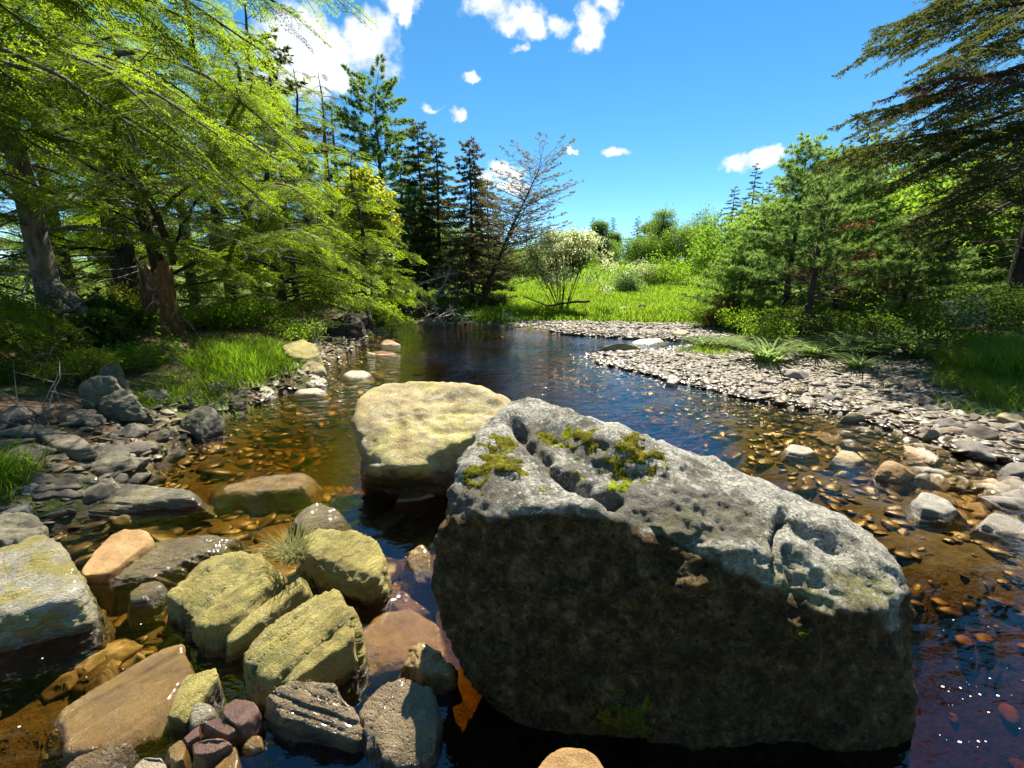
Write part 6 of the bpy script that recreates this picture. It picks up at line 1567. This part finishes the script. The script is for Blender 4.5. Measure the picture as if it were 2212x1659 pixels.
# understorey shrubs
def shrub(px, py, z, w, h, label, seed, mat='under', nleaf=2200, leaf=.06, group=None):
    q = at(px, py, z) if z < 2 else aty(px, py, z); r = np.random.default_rng(seed)
    bl = [(r.uniform(-.6, .6) * w, r.uniform(-.5, .5) * w, h * r.uniform(.35, .85), w * r.uniform(.35, .6), w * r.uniform(.35, .6), h * r.uniform(.2, .35)) for _ in range(6)]
    return broadleaf('shrub', (q[0], q[1]), bl, label, seed, mat, 'deadtwig', nleaf, leaf, group, 'bush', tr=.03, stems=4, clump=.45)
SH = [(2060, 740, .5, .9, 1.0, 'dense dark shrub in front of the rock outcrop', 'under'), (2130, 735, 9.2, 1.0, 1.1, 'dark shrub below the big spruce trunk', 'under'), (1990, 705, 10.8, .7, .9, 'leafy shrub left of the rock outcrop', 'broad'), (1880, 715, .45, .8, .7, 'low shrub in shade right of the straight pine trunk', 'under'), (1800, 712, .45, .7, .6, 'low shrub at the foot of the straight pine trunk', 'under'), (1650, 715, .4, .7, .6, 'low green shrub left of the straight pine trunk', 'broad'), (1580, 705, .3, .6, .6, 'yellow-green shrub at the channel end of the bank', 'broad_bright'), (2205, 720, 9.0, .8, 1.1, 'dark shrub right of the big spruce trunk', 'under'), (1515, 655, 14.5, 1.0, 1.0, 'bright shrub at the right end of the meadow', 'broad_bright'), (1530, 690, .35, .6, .6, 'small bright shrub between meadow and low bushy pine', 'broad'), (2090, 600, 12.4, .5, .6, 'sprig-leaved bush on top of the rock outcrop', 'broad'), (1930, 690, 11.0, .8, .8, 'shrub in front of the slim pine trunk', 'broad'), (1700, 705, 10.6, .8, .7, 'shrub behind the leftmost sedge clump', 'under')]
for k, s in enumerate(SH): shrub(*s[:6], 200 + k, s[6])
LH = [(255, 690, 7.0, .4, .7, 'broad-leaved dark green plant between the fallen log and the stump', 'under', .11), (230, 740, 6.4, .4, .5, 'broad-leaved plant below the fallen log', 'under', .09), (300, 655, 9.2, .7, .6, 'bright bush left of the stump', 'broad_bright', .05), (430, 650, 9.0, .7, .6, 'bright green bush right of the stump', 'broad_bright', .05), (500, 650, 9.6, .8, .7, 'sunlit bush behind the bank grass', 'broad_bright', .05), (570, 690, .6, .8, .6, 'sunlit low bush under the yellow-green hemlock', 'broad_bright', .05), (480, 700, .6, .7, .45, 'leafy bush at the back of the bank grass', 'broad', .05), (320, 760, .6, .5, .4, 'low leafy plant beside the pale boulder in the grass', 'broad', .045), (180, 600, 8.5, .9, .7, 'yellowish undergrowth behind the fallen log', 'maple', .05), (60, 720, 6.4, .7, .8, 'dark undergrowth at the foot of the straight grey trunk', 'under', .05), (640, 715, .5, .6, .5, 'bush above the angular yellowish rock', 'broad', .05), (880, 680, .3, .5, .4, 'green plants at the foot of the far roots', 'broad', .06), (1080, 655, .5, .7, .5, 'shaded undergrowth behind the leaning larch', 'under', .07), (160, 770, .7, .4, .35, 'yellow fern-like sprig at the foot of the straight grey trunk', 'maple', .045)]
for k, s in enumerate(LH): shrub(*s[:6], 230 + k, s[6], 2200, s[7])
q = at(1562, 700, .25); l = (float(q[0]), float(q[1])); conifer('dead_conifer', l, .85, .5, 'small dead conifer with pink-orange needles at the channel end', 250, PINEN, ('orange_needle', 'deadtwig'), nb=22, base=.2, rise=.2, droop=.1, deadlow=0)

# ------------------------------------------------------------------ far wood and the trees standing around
def roots_of(name): return [o for o in COL.objects if o.parent is None and o.name.split('.')[0] == name]
protoS = [o for o in roots_of('spruce_tree') if 'pointed pair' in o['label'] or 'nearest to the white pine' in o['label']]
protoP = [o for o in roots_of('white_pine') if 'beyond the meadow' in o['label'] or 'far pine' in o['label']]
protoB = [o for o in roots_of('broadleaf_tree')][:5]
protoH = [o for o in roots_of('hemlock_tree') if 'in the wood' in o['label']]
rr = random.Random(99)
for k in range(46):
    az = -46 + 92 * k / 45 + rr.uniform(-1.2, 1.2); dist = rr.uniform(62, 105)
    if -30 < az < -4: dist = rr.uniform(40, 70)
    x, y = dist * math.sin(rad(az)), dist * math.cos(rad(az))
    pr = rr.choice(protoB if rr.random() < .55 else (protoP if rr.random() < .5 else protoS))
    lb = {'broadleaf_tree': 'leafy tree in the far wood behind the meadow', 'white_pine': 'pine in the far wood behind the meadow', 'spruce_tree': 'spruce in the far wood behind the meadow'}[pr.name.split('.')[0]]
    dup(pr, (x, y, gz(x, y) - .1), rr.uniform(0, 6.28), rr.uniform(.75, 1.05), lb, 'trees of the far wood')
for k, (x, y, sc) in enumerate([(-14, 14, 1.0), (-11.5, 13, .95), (-13, 18, 1.1), (-10, 19, 1.0), (-16, 20, 1.2), (-9.5, 24, 1.0), (-15, 26, 1.2), (-20, 22, 1.2), (-12, 32, 1.1), (-18, 14, 1.1), (-8.2, 18.5, .8)]):
    dup(protoH[k % len(protoH)], (x, y, gz(x, y) - .1), rr.uniform(0, 6.28), sc, 'hemlock deep in the wood of the left bank', 'hemlocks deep in the left wood')
for k, (x, y, sc) in enumerate([(-7.5, -5.5, 1.0), (-3.5, -7.5, .9), (1.0, -8, 1.0), (5.5, -7, 1.0), (9, -4.5, .9), (-10, -1, 1.0), (11.5, 1.0, .9)]):  # out-of-view trees added to cut sky light on the near faces
    dup(protoH[k % len(protoH)], (x, y, gz(x, y) - .1), rr.uniform(0, 6.28), sc, 'unseen hemlock added out of view to cut the sky fill', 'unseen hemlocks added against the sky fill')
